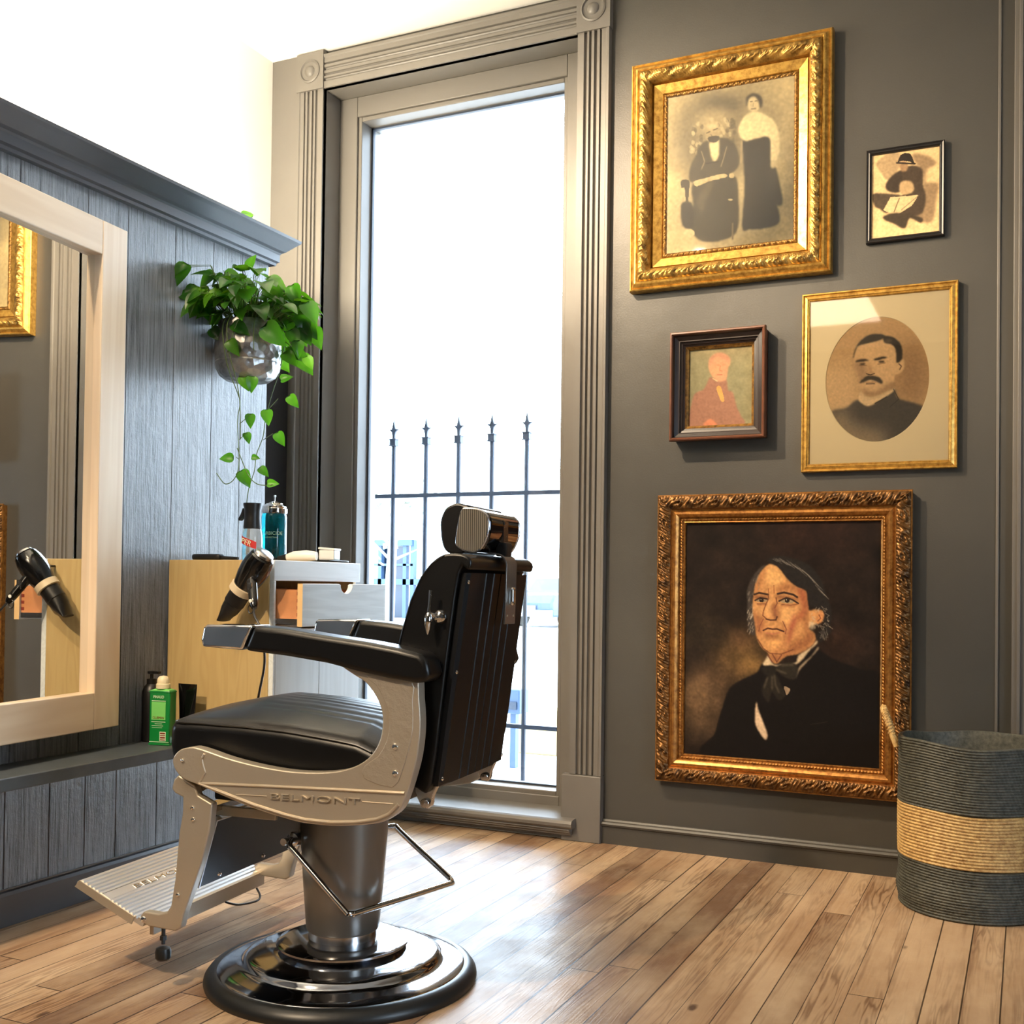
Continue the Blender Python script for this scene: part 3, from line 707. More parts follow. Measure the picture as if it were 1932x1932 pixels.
# -- 3 gold framed oval portrait
x0, x1, z0, z1 = 1.927, 2.453, 1.420, 2.065
p = picture('oval_portrait_print', 'thin gold frame with cream oval mat and print of a moustached man', x0, x1, z0, z1, .03)
backing(p, x0, x1, z0, z1, .010, 'gold_dark')
obj('frame', sweep(x0, x1, z0, z1, [(0, .001), (0, .024), (.002, .027), (.005, .027), (.009, .022), (.013, .024), (.019, .026), (.023, .022), (.025, .023), (.028, .020), (.030, .012)]), 'gold', p, ang=20)
cx, cz, rx, rz = 2.186, 1.742, .176, .222
OV = [(1540+x/6.661, 570+y/6.661) for x, y in [(118-5, 108), (1438, 108), (1438, 1772), (108, 1772)]]
P = Paint(200, 252, (206, 170, 120), [(113, 130), (1438, 85), (1438, 1725), (108, 1790)], 8)
P.ell(775, 300, 600, 300, (208, 170, 118), 20, .8); P.ell(1200, 850, 220, 400, (160, 124, 86), 18, .7); P.ell(300, 1100, 300, 400, (230, 196, 146), 18, .7)
P.poly([(190, 1370), (400, 1290), (540, 1190), (700, 1270), (980, 1060), (1050, 1180), (1350, 1290), (1440, 1500), (1300, 1780), (300, 1780)], (84, 78, 68), 2)
P.poly([(190, 1390), (380, 1310), (500, 1500), (900, 1600), (800, 1790), (300, 1790)], (206, 180, 138), 14, .6)
P.poly([(550, 1180), (590, 1070), (700, 1150), (985, 1050), (960, 1110), (800, 1210), (680, 1270), (600, 1240)], (240, 210, 160), 1)
sk = (228, 190, 138)
P.poly([(490, 640), (530, 520), (640, 460), (820, 420), (980, 480), (1020, 600), (1060, 680), (1110, 690), (1110, 800), (1060, 860), (1005, 880), (985, 980), (930, 1060), (800, 1130), (700, 1140), (620, 1110), (575, 1040), (545, 930), (500, 800)], sk, 1)
P.poly([(500, 650), (560, 700), (650, 720), (650, 900), (580, 1000), (545, 900), (500, 780)], (168, 136, 100), 5, .75); P.poly([(590, 1040), (760, 1090), (970, 960), (985, 1040), (760, 1150), (620, 1130)], (160, 128, 92), 4, .8)
P.poly([(485, 650), (490, 580), (550, 450), (680, 355), (830, 350), (880, 380), (860, 400), (800, 430), (640, 465), (545, 490), (510, 560)], (70, 64, 54), 1)
P.poly([(860, 380), (960, 390), (1050, 460), (1088, 560), (1085, 680), (1020, 720), (1010, 560), (960, 490), (880, 460), (860, 420)], (58, 52, 44), 1); P.ell(920, 440, 50, 26, (104, 92, 74), 2)
P.poly([(520, 700), (530, 675), (620, 660), (680, 685), (640, 690)], (64, 56, 46), 1); P.poly([(740, 670), (850, 640), (905, 655), (850, 668), (780, 685)], (56, 50, 42), 1)
P.ell(600, 728, 34, 15, (80, 66, 52), 1); P.ell(835, 705, 36, 15, (64, 54, 44), 1); P.line([(560, 745), (650, 748)], 1.5, (150, 118, 84)); P.line([(790, 735), (880, 722)], 1.5, (150, 118, 84))
P.poly([(660, 720), (700, 740), (720, 800), (750, 850), (700, 862), (650, 850), (670, 780)], (206, 166, 118), 2); P.line([(650, 855), (700, 870), (748, 855)], 2, (84, 66, 50))
P.poly([(560, 970), (640, 890), (700, 880), (800, 900), (850, 960), (840, 990), (760, 950), (690, 935), (620, 960)], (74, 66, 54), 1); P.line([(650, 968), (760, 965)], 2.4, (190, 152, 108)); P.line([(650, 985), (750, 985)], 2, (110, 86, 64))
P.line([(1050, 740), (1080, 770), (1060, 810)], 2, (110, 84, 60)); P.line([(760, 1240), (900, 1160)], 2, (60, 54, 46))
P.line([(985, 1060), (1050, 1190), (940, 1290)], 1.4, (60, 56, 50)); P.noise(1, .02)
P.mesh('print', cx-rx-.004, cx+rx+.004, cz-rz-.004, cz+rz+.004, -.0115, 'print', p)
b = MB(); N = 72; vs = []
xa, xb, za, zb = x0+.028, x1-.028, z0+.028, z1-.028
for k in range(N):
    a = 2*PI*k/N; c, s_ = math.cos(a), math.sin(a); vs.append((cx+rx*c, -.0145, cz+rz*s_))
    t = min(((xb-cx) if c > 0 else (cx-xa))/max(abs(c), 1e-6), ((zb-cz) if s_ > 0 else (cz-za))/max(abs(s_), 1e-6)); vs.append((cx+t*c, -.0145, cz+t*s_))
    vs.append((cx+(rx-.002)*c, -.012, cz+(rz-.002)*s_))
fs = []
for k in range(N):
    j = (k+1) % N; fs += [(3*k, 3*k+1, 3*j+1, 3*j), (3*k+2, 3*k, 3*j, 3*j+2)]
for q, (X_, Z_) in enumerate(((xb, zb), (xa, zb), (xa, za), (xb, za))):
    k = min(range(N), key=lambda k: abs((2*PI*k/N)-(math.atan2(Z_-cz, X_-cx) % (2*PI)))); i0 = len(vs); vs.append((X_, -.0145, Z_)); fs += [(3*k+1, 3*((k+1) % N)+1, i0), (3*((k-1) % N)+1, 3*k+1, i0)]
b.add(vs, fs); obj('mat_board', b, 'matboard', p, smooth=False)
b = MB(); b.box(xa, xb, -.0185, -.0175, za, zb); obj('glass', b, 'picglass', p, smooth=False)

# -- 4 deep dark frame, faded reddish portrait
x0, x1, z0, z1 = 1.446, 1.806, 1.547, 1.957
p = picture('dark_framed_portrait', 'deep dark walnut frame with faded reddish portrait of a man', x0, x1, z0, z1, .07)
backing(p, x0, x1, z0, z1, .010, 'darkwood')
obj('outer_edge', sweep(x0, x1, z0, z1, [(.006, .001), (.006, .05), (0, .052), (0, .070), (.003, .076), (.008, .077), (.012, .072)]), 'redwood', p, ang=25)
obj('frame', sweep(x0, x1, z0, z1, [(.012, .072), (.016, .058), (.030, .050), (.033, .050), (.034, .042), (.042, .040), (.043, .034), (.050, .031)]), 'darkwood', p, ang=25)
obj('gilt_fillet', sweep(x0, x1, z0, z1, [(.050, .031), (.053, .027), (.060, .022), (.062, .014)]), 'gold_dark', p, ang=25)
P = Paint(120, 152, (122, 116, 86), [(432, 518), (1248, 450), (1240, 1518), (425, 1552)], 9)
P.ell(840, 480, 420, 160, (136, 120, 86), 12, .6); P.noise(5, .03)
red = (138, 98, 78)
P.poly([(700, 880), (780, 940), (900, 900), (930, 1060), (990, 1090), (1040, 1280), (1090, 1400), (1100, 1530), (425, 1560), (430, 1400), (450, 1300), (500, 1110), (620, 1040)], red, 1)
P.poly([(690, 640), (760, 570), (850, 555), (940, 610), (955, 700), (930, 760), (910, 900), (850, 940), (790, 935), (720, 860), (680, 760)], (176, 130, 96), 1)
P.poly([(690, 640), (760, 570), (850, 555), (940, 610), (950, 680), (900, 660), (800, 600), (740, 640), (700, 720)], (160, 112, 86), 2, .8)
P.ell(790, 720, 40, 10, (160, 104, 72), 1, .6); P.ell(880, 715, 34, 10, (160, 104, 72), 1, .6); P.line([(830, 730), (820, 790), (850, 800)], 1.5, (166, 104, 72)); P.line([(795, 850), (850, 848)], 1.6, (150, 88, 66))
P.ell(760, 800, 46, 70, (200, 138, 94), 4, .5)
P.poly([(780, 1025), (835, 1015), (880, 1190), (850, 1215), (820, 1160)], (188, 140, 76), 0); P.poly([(620, 1540), (650, 1470), (720, 1450), (790, 1530)], (180, 112, 80), 1); P.line([(735, 900), (790, 935)], 1.5, (206, 160, 118))
P.noise(1, .02)
P.mesh('portrait', x0+.060, x1-.060, z0+.060, z1-.060, -.0145, 'print', p)

# -- 5 large oil portrait
x0, x1, z0, z1 = 1.394, 2.312, .265, 1.348
p = picture('large_oil_portrait', 'large copper gilt frame with dark oil portrait of a grey haired man', x0, x1, z0, z1, .06)
backing(p, x0, x1, z0, z1, .012, 'bronze')
obj('outer_moulding', sweep(x0, x1, z0, z1, [(.006, .001), (.004, .030), (0, .036), (.002, .040), (.005, .040)]), 'bronze', p, ang=25)
obj('carved_band', sweep(x0, x1, z0, z1, lerp_prof((.005, .040), (.054, .044), 18, .006), carve(.072, .012, 1), 420), 'bronze_carved', p, ang=0)
obj('cove', sweep(x0, x1, z0, z1, [(.054, .044), (.056, .036), (.060, .036), (.066, .042), (.074, .043), (.082, .038), (.088, .030), (.089, .027)]), 'bronze', p, ang=25)
bd = lambda s, v, t: .0045*math.sin(PI*v)*(abs(math.sin(PI*s/.0115))**.7)
obj('beading', sweep(x0, x1, z0, z1, lerp_prof((.089, .026), (.100, .022), 5, .001), bd, 760), 'bronze', p, ang=0)
obj('inner_fillet', sweep(x0, x1, z0, z1, [(.100, .022), (.104, .024), (.107, .020), (.108, .013)]), 'bronze', p, ang=25)
def f6(x, y): return ((1220+x/3.067-1340)*4.6, (900+y/3.067-1020)*4.6)
P = Paint(330, 396, (30, 22, 18), [f6(222, 245), f6(1370, 238), f6(1362, 1688), f6(222, 1632)], 11)
def E6(x, y, a, c, col, bl, al): X_, Y_ = f6(x, y); P.ell(X_, Y_, a*1.5, c*1.5, col, bl, al)
E6(1000, 330, 320, 120, (44, 26, 20), 30, .7); E6(330, 1330, 150, 200, (104, 80, 54), 22, .75); E6(560, 1060, 150, 140, (122, 92, 52), 20, .8); E6(420, 1180, 120, 80, (84, 64, 44), 16, .6)
E6(300, 1240, 60, 50, (120, 94, 66), 10, .5); E6(540, 940, 60, 60, (88, 62, 40), 12, .7); E6(330, 900, 140, 140, (44, 36, 26), 22, .6); E6(640, 1080, 60, 50, (140, 106, 58), 9, .6); E6(1120, 960, 120, 90, (52, 32, 22), 16, .6)
P.noise(9, .09); P.noise(3, .04)
P.poly([f6(*q) for q in [(380, 1650), (410, 1500), (450, 1350), (490, 1240), (560, 1185), (650, 1140), (690, 1085), (800, 1090), (900, 1060), (1000, 980), (1030, 1010), (1110, 1060), (1250, 1110), (1380, 1180), (1380, 1700)]], (17, 13, 12), 1)
P.poly([(480, 1090), (500, 1040), (525, 1005), (560, 1070), (600, 1085), (760, 1065), (790, 1000), (900, 920), (945, 865), (950, 890), (880, 960), (800, 1060), (700, 1100), (560, 1100)], (196, 172, 136), 1)
P.poly([(765, 1200), (790, 1110), (900, 1000), (955, 925), (960, 945), (860, 1060), (800, 1130)], (150, 130, 104), 1)
P.poly([(425, 1415), (440, 1480), (480, 1580), (522, 1700), (505, 1750), (460, 1700), (415, 1610), (412, 1500)], (196, 168, 136), 1)
sk = (188, 134, 82)
P.poly([(540, 188), (470, 235), (415, 330), (392, 450), (380, 560), (390, 700), (425, 850), (465, 930), (525, 985), (545, 1040), (600, 1075), (680, 1010), (790, 985), (890, 925), (935, 865), (925, 800), (880, 760), (940, 720), (985, 690), (1005, 640), (985, 600), (930, 590), (880, 600), (865, 520), (850, 430), (760, 385), (680, 310), (610, 220)], sk, 1)
Fm = P.mask([(540, 188), (470, 235), (415, 330), (392, 450), (380, 560), (390, 700), (425, 850), (465, 930), (525, 985), (545, 1040), (600, 1075), (680, 1010), (790, 985), (890, 925), (935, 865), (925, 800), (880, 760), (880, 600), (865, 520), (850, 430), (760, 385), (680, 310), (610, 220)])
def S(pts, col, bl=2, al=.8): P.poly(pts, col, bl, al, True, Fm)
S([(540, 200), (600, 230), (660, 300), (620, 380), (520, 370), (500, 280)], (216, 164, 102), 4)
S([(415, 330), (470, 250), (500, 230), (470, 330), (440, 430), (395, 450)], (156, 104, 64), 3)
S([(600, 400), (700, 360), (830, 420), (780, 440), (680, 430), (610, 450)], (150, 98, 60), 3)
S([(790, 400), (855, 430), (870, 560), (850, 640), (800, 700), (770, 650), (820, 580), (790, 500)], (146, 78, 52), 4)
S([(740, 620), (770, 700), (740, 780), (720, 860), (690, 920), (700, 800), (715, 700)], (142, 72, 56), 3)
S([(640, 590), (760, 580), (740, 640), (720, 700), (660, 720), (620, 660)], (214, 160, 100), 4)
S([(520, 500), (550, 480), (560, 620), (530, 650), (490, 640), (490, 600)], (210, 156, 98), 2)
S([(550, 560), (590, 540), (620, 640), (600, 690), (560, 660)], (126, 78, 52), 3)
S([(385, 600), (430, 640), (450, 720), (440, 800), (400, 740)], (140, 88, 56), 4)
S([(390, 540), (480, 550), (500, 600), (420, 620)], (206, 150, 92), 3)
S([(450, 660), (490, 690), (480, 780), (440, 820), (430, 740)], (146, 92, 60), 3)
S([(520, 860), (600, 850), (640, 900), (600, 940), (540, 930)], (214, 156, 94), 3)
S([(490, 810), (610, 820), (600, 850), (520, 850)], (118, 74, 48), 3)
S([(640, 700), (690, 780), (680, 880), (620, 960), (560, 980), (650, 900), (660, 800)], (150, 96, 62), 3)
S([(740, 880), (880, 780), (930, 830), (880, 930), (700, 1010), (620, 1050), (560, 1060), (540, 1000), (640, 985)], (134, 84, 52), 4)
S([(800, 850), (860, 760), (880, 640), (860, 760), (830, 860)], (196, 140, 86), 3)
S([(400, 470), (520, 475), (515, 500), (400, 505)], (120, 76, 48), 2, .75); S([(605, 465), (770, 490), (770, 515), (610, 500)], (120, 76, 48), 2, .75)
S([(430, 540), (505, 545), (500, 560), (430, 560)], (150, 98, 62), 1, .7); S([(635, 548), (770, 550), (740, 572), (650, 568)], (150, 98, 62), 1, .7)
S([(860, 440), (875, 560), (870, 700), (890, 740), (850, 800), (830, 700), (850, 600)], (128, 78, 50), 3, .6)
for q in ([(520, 1000), (560, 1060)], [(560, 990), (600, 1060)], [(640, 1000), (600, 1060)]): P.line(q, 2.2, (98, 56, 40), .8)
# hair
hb = (34, 30, 28)
P.poly([(515, 160), (560, 125), (640, 118), (760, 145), (880, 200), (960, 290), (1005, 390), (1030, 480), (1060, 560), (1075, 640), (1060, 740), (1070, 790), (1010, 850), (980, 880), (945, 830), (985, 760), (1005, 690), (1005, 610), (960, 580), (890, 560), (866, 460), (850, 420), (760, 375), (680, 300), (610, 215), (540, 185)], hb, 1)
P.poly([(500, 195), (440, 230), (375, 320), (335, 420), (335, 520), (335, 640), (350, 780), (385, 820), (410, 810), (400, 700), (378, 600), (385, 470), (405, 350), (450, 260)], (62, 54, 48), 1)
for k in range(46):
    t = k/45.; xx = 560+430*t; yy = 135+300*t*t+P.rng.uniform(-6, 30)
    P.line([(xx, yy), (xx+40+20*t, yy+22+40*t)], .8, (120, 112, 100) if k % 3 else (172, 160, 142), .5)
for k in range(40):
    yy = P.rng.uniform(560, 760); xx = P.rng.uniform(880, 1060); P.line([(xx, yy), (xx+P.rng.uniform(-20, 34), yy+P.rng.uniform(6, 26))], 1.1, (176, 160, 136), .55)
for k in range(46):
    yy = P.rng.uniform(260, 800); xx = 345+ (60 if yy < 400 else 10)+P.rng.uniform(-8, 40); P.line([(xx, yy), (xx-10, yy+26)], 1.1, (186, 170, 146) if yy > 580 else (118, 108, 96), .55)
for k in range(16): xx = P.rng.uniform(960, 1030); P.line([(xx, P.rng.uniform(740, 860)), (xx+14, P.rng.uniform(800, 880))], 1., (120, 110, 96), .5)
P.ell(905, 735, 26, 34, (196, 176, 146), 2, .8)
P.poly([(950, 640), (985, 600), (1008, 640), (990, 700), (950, 720), (940, 690)], (190, 128, 78), 1); P.line([(965, 640), (980, 670), (955, 695)], 1.6, (112, 66, 44))
# features
dk = (48, 32, 26)
P.line([(400, 462), (440, 447), (520, 462)], 3.2, dk); P.line([(605, 455), (660, 443), (740, 462), (775, 485)], 3.4, dk)
P.line([(520, 465), (525, 500), (505, 540), (480, 610)], 1.8, (104, 62, 42)); P.line([(570, 380), (572, 450)], 1.2, (120, 72, 48)); P.line([(523, 410), (525, 450)], 1.2, (120, 72, 48))
P.poly([(415, 515), (450, 492), (500, 500), (510, 520), (470, 532), (430, 530)], (150, 124, 92), 0); P.ell(463, 512, 21, 19, (40, 30, 26)); P.ell(458, 506, 4, 4, (190, 176, 150))
P.line([(406, 515), (450, 490), (512, 502)], 2.6, dk); P.line([(425, 545), (500, 545)], 1.4, (120, 72, 48))
P.poly([(630, 520), (680, 492), (730, 510), (745, 530), (700, 540), (650, 535)], (156, 130, 96), 0); P.ell(688, 514, 23, 20, (40, 30, 26)); P.ell(682, 507, 4, 4, (196, 182, 156))
P.line([(616, 520), (680, 489), (735, 508), (785, 540)], 2.6, dk); P.line([(640, 550), (720, 556), (780, 545)], 1.4, (120, 72, 48)); P.line([(590, 490), (600, 540), (580, 580)], 1.8, (110, 64, 44))
P.line([(478, 620), (475, 650), (500, 672)], 1.8, (110, 64, 44)); P.line([(505, 680), (540, 690), (590, 688), (600, 660)], 2.4, (70, 40, 30)); P.ell(520, 655, 20, 14, (204, 146, 92), 1)
P.line([(480, 782), (520, 762), (560, 770), (600, 768), (660, 790)], 2.6, (64, 34, 28)); P.line([(505, 805), (560, 812), (620, 802)], 2.2, (168, 106, 76)); P.line([(650, 700), (682, 770), (672, 810)], 1.5, (110, 64, 46)); P.line([(480, 680), (450, 740), (440, 790)], 1.4, (116, 70, 48))
P.line([(430, 860), (480, 940), (540, 985), (640, 990), (740, 950)], 1.8, (96, 56, 38), .8)
# bow tie
bt = (50, 44, 36)
P.poly([(470, 1110), (560, 1090), (600, 1120), (580, 1180), (520, 1190), (480, 1160)], (30, 26, 22), 1); P.poly([(590, 1110), (680, 1065), (760, 1075), (785, 1130), (760, 1210), (680, 1200), (610, 1150)], (38, 33, 27), 1)
P.poly([(555, 1170), (600, 1180), (640, 1260), (680, 1350), (620, 1400), (560, 1330), (530, 1420), (470, 1330), (500, 1220)], (34, 29, 24), 1)
for q in ([(580, 1180), (590, 1260), (620, 1330)], [(520, 1200), (490, 1290)], [(640, 1090), (740, 1085)], [(560, 1190), (560, 1300)], [(600, 1130), (680, 1160)]): P.line(q, 2.4, (92, 82, 64), .7, 1)
P.poly([(665, 1275), (718, 1300), (690, 1350), (675, 1320)], (140, 118, 94), 0)
P.line([(895, 1605), (960, 1595), (1040, 1578)], .9, (70, 62, 50), .5)
P.noise(1, .04)
P.mesh('painting', x0+.106, x1-.106, z0+.106, z1-.106, -.0145, 'canvas', p)

# ------------------------------------------------------------------ mirror on the wainscot
MA = R(5.6)
mir = thing('wall_mirror', 'large rectangular mirror in wide pale wood frame on the wainscot', 'mirror', (.052, -1.412, .535), MA)
ML, MH, FW = 1.16, 1.583, .115     # local: x = out of wall, y = along wall (negative away), z up
b = MB(); b.box(-.040, 0, -FW, 0, 0, MH); obj('stile', b, 'mirror_wood_z', mir, local=True, bevel=.003)
b = MB(); b.box(-.032, 0, -ML, -ML+FW, 0, MH); obj('stile', b, 'mirror_wood_z', mir, local=True, bevel=.003)
b = MB(); b.box(-.032, -.0005, -ML+FW, -FW, MH-FW+.008, MH); obj('rail', b, 'mirror_wood_y', mir, local=True, bevel=.003)
b = MB(); b.box(-.032, -.0005, -ML+FW, -FW, 0, FW); obj('rail', b, 'mirror_wood_y', mir, local=True, bevel=.003)
b = MB(); g = .014
y0_, y1_ = -FW+.004, -ML+FW-.004; za, zb = FW-.004, MH-FW+.012
xa, xb = -.030, -.004
b.add([(xa, y0_, za), (xa, y0_, zb), (xb, y1_, zb), (xb, y1_, za), (xa-.004, y0_, za), (xa-.004, y0_, zb), (xb-.004, y1_, zb), (xb-.004, y1_, za)], [(0, 1, 2, 3), (7, 6, 5, 4), (0, 4, 5, 1), (1, 5, 6, 2), (2, 6, 7, 3), (3, 7, 4, 0)])
obj('mirror_glass', b, 'mirror', mir, local=True, smooth=False)
b = MB(); b.box(-.050, -.032, -ML+.05, -.02, .05, MH-.05); obj('mounting_cleat', b, 'blackmat', mir, local=True, smooth=False)

# ------------------------------------------------------------------ cabinet
cab = thing('maple_cabinet', 'pale wood wall cabinet with its drawer pulled open in the corner', 'cabinet', (.215, -.885, .466))
CX, CY0, CY1, CZ0, CZ1 = .430, -1.147, -.635, .466, 1.071
b = MB(); b.box(.006, CX, CY0, CY0+.018, CZ0, CZ1); obj('side_panel', b, 'maple_z', cab, bevel=.002)
b = MB(); b.box(.006, CX, CY1-.018, CY1, CZ0, CZ1-.018); obj('side_panel', b, 'maple_z', cab, bevel=.002)
b = MB(); b.box(.006, CX, CY0+.018, CY1, CZ1-.018, CZ1); b.box(.006, CX, CY0+.018, CY1-.018, CZ0, CZ0+.018); b.box(.006, CX-.02, CY0+.018, CY1-.018, .845, .855); b.box(.006, .012, CY0+.018, CY1-.018, CZ0, CZ1-.018); obj('carcass', b, 'maple_z', cab, smooth=False)
b = MB(); b.box(CX, CX+.019, CY0+.001, CY1, 1.003, CZ1); b.box(CX, CX+.019, CY0+.001, CY0+.011, CZ0, 1.003); obj('fascia', b, 'ash_y', cab, bevel=.002)
for y0, y1 in ((CY0+.013, -.889), (-.886, CY1)):
    b = MB(); b.box(CX+.001, CX+.019, y0, y1, CZ0+.004, .842); obj('door', b, 'ash_z', cab, bevel=.002)
DX = .540
b = MB(); ya, yb = -1.142, CY1-.002; zc = .856
N = 14; yc = (ya+yb)/2+.0; rr = .036
top = [(ya, zc), (yb, zc), (yb, .995), (yc+rr+.008, .995)]+[(yc+rr*math.cos(PI*k/N), .992-rr*.82*math.sin(PI*k/N)) for k in range(N+1)]+[(yc-rr-.008, .995), (ya, .995)]
b.prism(top, DX, DX+.019, 'x'); dfr = obj('drawer', b, 'ash_y', cab, bevel=.0015)
b = MB(); b.box(CX-.30, DX, ya+.012, ya+.024, .880, .975); b.box(CX-.30, DX, yb-.024, yb-.012, .880, .975); b.box(CX-.30, CX-.288, ya+.024, yb-.024, .880, .975); b.box(CX-.30, DX, ya+.024, yb-.024, .884, .890); obj('drawer_box', b, 'cedar', dfr, smooth=False)
b = MB()
for k in range(4): b.box(DX-.012, DX+.0005, ya+.0112, ya+.013, .888+k*.023, .899+k*.023)
obj('dovetail', b, 'printbrown', dfr, smooth=False)
b = MB(); b.box(DX-.001, DX+.0185, ya-.0006, ya+.0001, zc, .995); obj('end_grain', b, 'maple_end', dfr, smooth=False)
b = MB(); b.box(CX-.28, DX-.004, ya+.004, ya+.011, .862, .880); b.box(CX-.28, DX-.01, ya+.002, ya+.005, .866, .876); obj('drawer_slide', b, 'chrome_dim', dfr, smooth=False)

# items on the cabinet
def zl(prof, c, seg=32): m = MB(); m.lathe(prof, seg, c); return m
Zt = CZ1+.0005
sp = thing('spray_bottle', 'clear spray bottle with black trigger head and red label on cabinet', 'bottle', (.207, -.955, Zt))
obj('bottle_body', zl([(0, 0), (.033, 0), (.036, .006), (.036, .075), (.034, .10), (.030, .118), (0, .118)], (.207, -.955, Zt)), 'clearpl', sp)
b = zl([(.031, .112), (.032, .118), (.029, .15), (.029, .178), (.033, .196), (.033, .203), (0, .205)], (.207, -.955, Zt))
b.prism([(.180, Zt+.185), (.180, Zt+.165), (.165, Zt+.150), (.155, Zt+.142), (.151, Zt+.148), (.163, Zt+.168), (.170, Zt+.186)], -.965, -.947, 'y')
obj('spray_head', b, 'blackmat', sp, ang=50)
b = MB()
def lab(u, v): a = R(-160+u*130); z = .055+v*.026-(u-.5)*.03; return (.207+.0365*math.cos(a), -.955+.0365*math.sin(a), Zt+z)
b.grid(lab, 20, 3); obj('label_band', b, 'printred', sp)
obj('lettering', text_mb('PER', .026, (.186, -.9932, Zt+.064), (1, .1, -.35), (.35, 0, 1), .0004), 'printwhite', sp, smooth=False)
jar = thing('disinfectant_jar', 'tall glass jar of teal disinfectant with chrome lid behind spray bottle', 'jar', (.182, -.80, Zt))
obj('glass_body', zl([(0, 0), (.044, 0), (.046, .006), (.046, .165), (.042, .178), (.0435, .178), (.0, .179)], (.182, -.80, Zt), 40), 'blueliq', jar)
obj('lid', zl([(.046, .176), (.047, .182), (.047, .194), (.043, .197), (.044, .202), (.036, .208), (.030, .211), (.029, .214), (.014, .218), (.009, .222), (0, .223)], (.182, -.80, Zt), 40), 'chrome', jar)
b = MB(); b.tube([(.182, -.80, Zt+.222), (.182, -.80, Zt+.238)], .0025, 8); b.lathe([(0, 0), (.005, .002), (.005, .008), (0, .010)], 12, (.182, -.80, Zt+.236)); obj('lid_knob', b, 'chrome_dim', jar)
for k, (tx, sz, dz) in enumerate((('BARBICIDE', .0175, .098), ('DISINFECTANT', .0075, .086))):
    b = text_mb(tx, sz, (0, 0, 0), (1, 0, 0), (0, 1, 0), .0002, 'CENTER'); w = MB()
    w.add([(.182+.0468*math.sin(.42+v[0]/.0468), -.80-.0468*math.cos(.42+v[0]/.0468), Zt+dz+v[1]) for v in b.v], b.f); obj('lettering', w, 'printwhite', jar, smooth=False)
b = MB(); b.rbox((.075, -1.03, Zt+.012), (.062, .017, .011), .009, 8); br = thing('hair_brush', 'black hair brush lying flat at the wall end of cabinet top', 'brush', (.075, -1.03, Zt)); obj('brush_head', b, 'blackmat', br)
b = MB(); b.tube([(.13, -1.03, Zt+.010), (.21, -1.035, Zt+.007)], [.007, .005], 8); obj('handle', b, 'blackmat', br)
cl = thing('hair_clipper', 'white and black hair clipper lying near front of cabinet top', 'clipper', (.36, -.88, Zt))
b = MB(); b.tube([(0.315, -0.900, Zt+.014), (0.340, -0.893, Zt+.018), (0.385, -0.880, Zt+.021), (0.420, -0.870, Zt+.020)], [.012, .018, .020, .015], 14); obj('clipper_body', b, 'whitepl', cl)
b = MB(); b.tube([(0.283, -0.908, Zt+.010), (0.315, -0.900, Zt+.014)], [.008, .0135], 12); b.box(.267, .285, -.925, -.892, Zt+.001, Zt+.012); obj('blade', b, 'blackmat', cl)
b = MB(); b.rbox((.405, -.765, Zt+.004), (.0395, .062, .004), .003, 6); tag(obj('flat_black_tray', b, 'blackpl'), 'flat black tray under the white box on cabinet edge', 'tray')
b = MB(); b.xf = Matrix.Translation((.408, -.775, Zt+.0085)) @ Matrix.Rotation(R(8), 4, 'Z'); b.rbox((0, 0, .018), (.030, .026, .018), .004, 6); 
wb = thing('white_box', 'small white lidded box on black tray at cabinet front edge', 'box', (.408, -.775, Zt+.0085)); obj('box_body', b, 'whitepl', wb)
b = MB(); b.xf = Matrix.Translation((.408, -.775, Zt+.044)) @ Matrix.Rotation(R(8), 4, 'Z') @ Matrix.Rotation(R(4), 4, 'Y'); b.rbox((0, 0, .004), (.032, .028, .004), .002, 6); obj('lid', b, 'whitepl', wb)

# hair dryer hanging at the cabinet side
dr = thing('hair_dryer', 'black hair dryer with cream ring hanging nose down beside cabinet', 'hair dryer', (.40, -1.22, 1.0))
A = Vector((.466, -1.225, 1.085)); B = Vector((.300, -1.215, .872)); ax = (B-A).normalized()
u = ax.cross(Vector((0, 1, 0))).normalized(); v = ax.cross(u)
fr = (u, v, ax); L = (B-A).length
b = MB(); b.lathe([(0, -.004), (.030, 0), (.040, .008), (.046, .030), (.048, .055), (.046, .085), (.041, .115), (.037, .130), (0, .130)], 36, A, fr); obj('dryer_body', b, 'blackpl', dr)
b = MB(); b.lathe([(0, -.010), (.024, -.010), (.031, -.006), (.034, .001), (0, .001)], 32, A, fr); obj('rear_grille', b, 'chrome_dim', dr)
b = MB(); b.lathe([(.0385, .126), (.042, .128), (.042, .150), (.0385, .152), (0, .152)], 36, A, fr); obj('ring', b, 'ring', dr, label='cream ring')
b = MB(); n0 = []
b.lathe([(.034, .150), (.034, .195), (.030, .200)], 36, A, fr)
vs = []
for t, ru, rv in ((.198, .032, .032), (.225, .028, .033), (.262, .009, .034), (.268, .008, .034)):
    for k in range(24): a = 2*PI*k/24; vs.append(A+u*ru*math.cos(a)+v*rv*math.sin(a)+ax*t)
b.add(vs, [(i*24+k, i*24+(k+1) % 24, (i+1)*24+(k+1) % 24, (i+1)*24+k) for i in range(3) for k in range(24)]+[tuple(range(72, 96))]); obj('nozzle', b, 'blackmat', dr)
H0 = Vector((.425, -1.235, 1.025)); H1 = Vector((.478, -1.285, .925)); hd = (H1-H0)
b = MB(); b.tube([H0, H0+hd*.35, H0+hd*.8, H1, H1+hd*.08], [.019, .0165, .015, .013, .009], 16); obj('handle', b, 'blackpl', dr)
b = MB(); b.lathe([(0, 0), (.006, 0), (.006, .002), (0, .003)], 14, H0+hd*.86+Vector((0, -.0145, .0)), (Vector((1, 0, 0)), Vector((0, 0, 1)), Vector((0, -1, 0)))); obj('button', b, 'whitepl', dr)
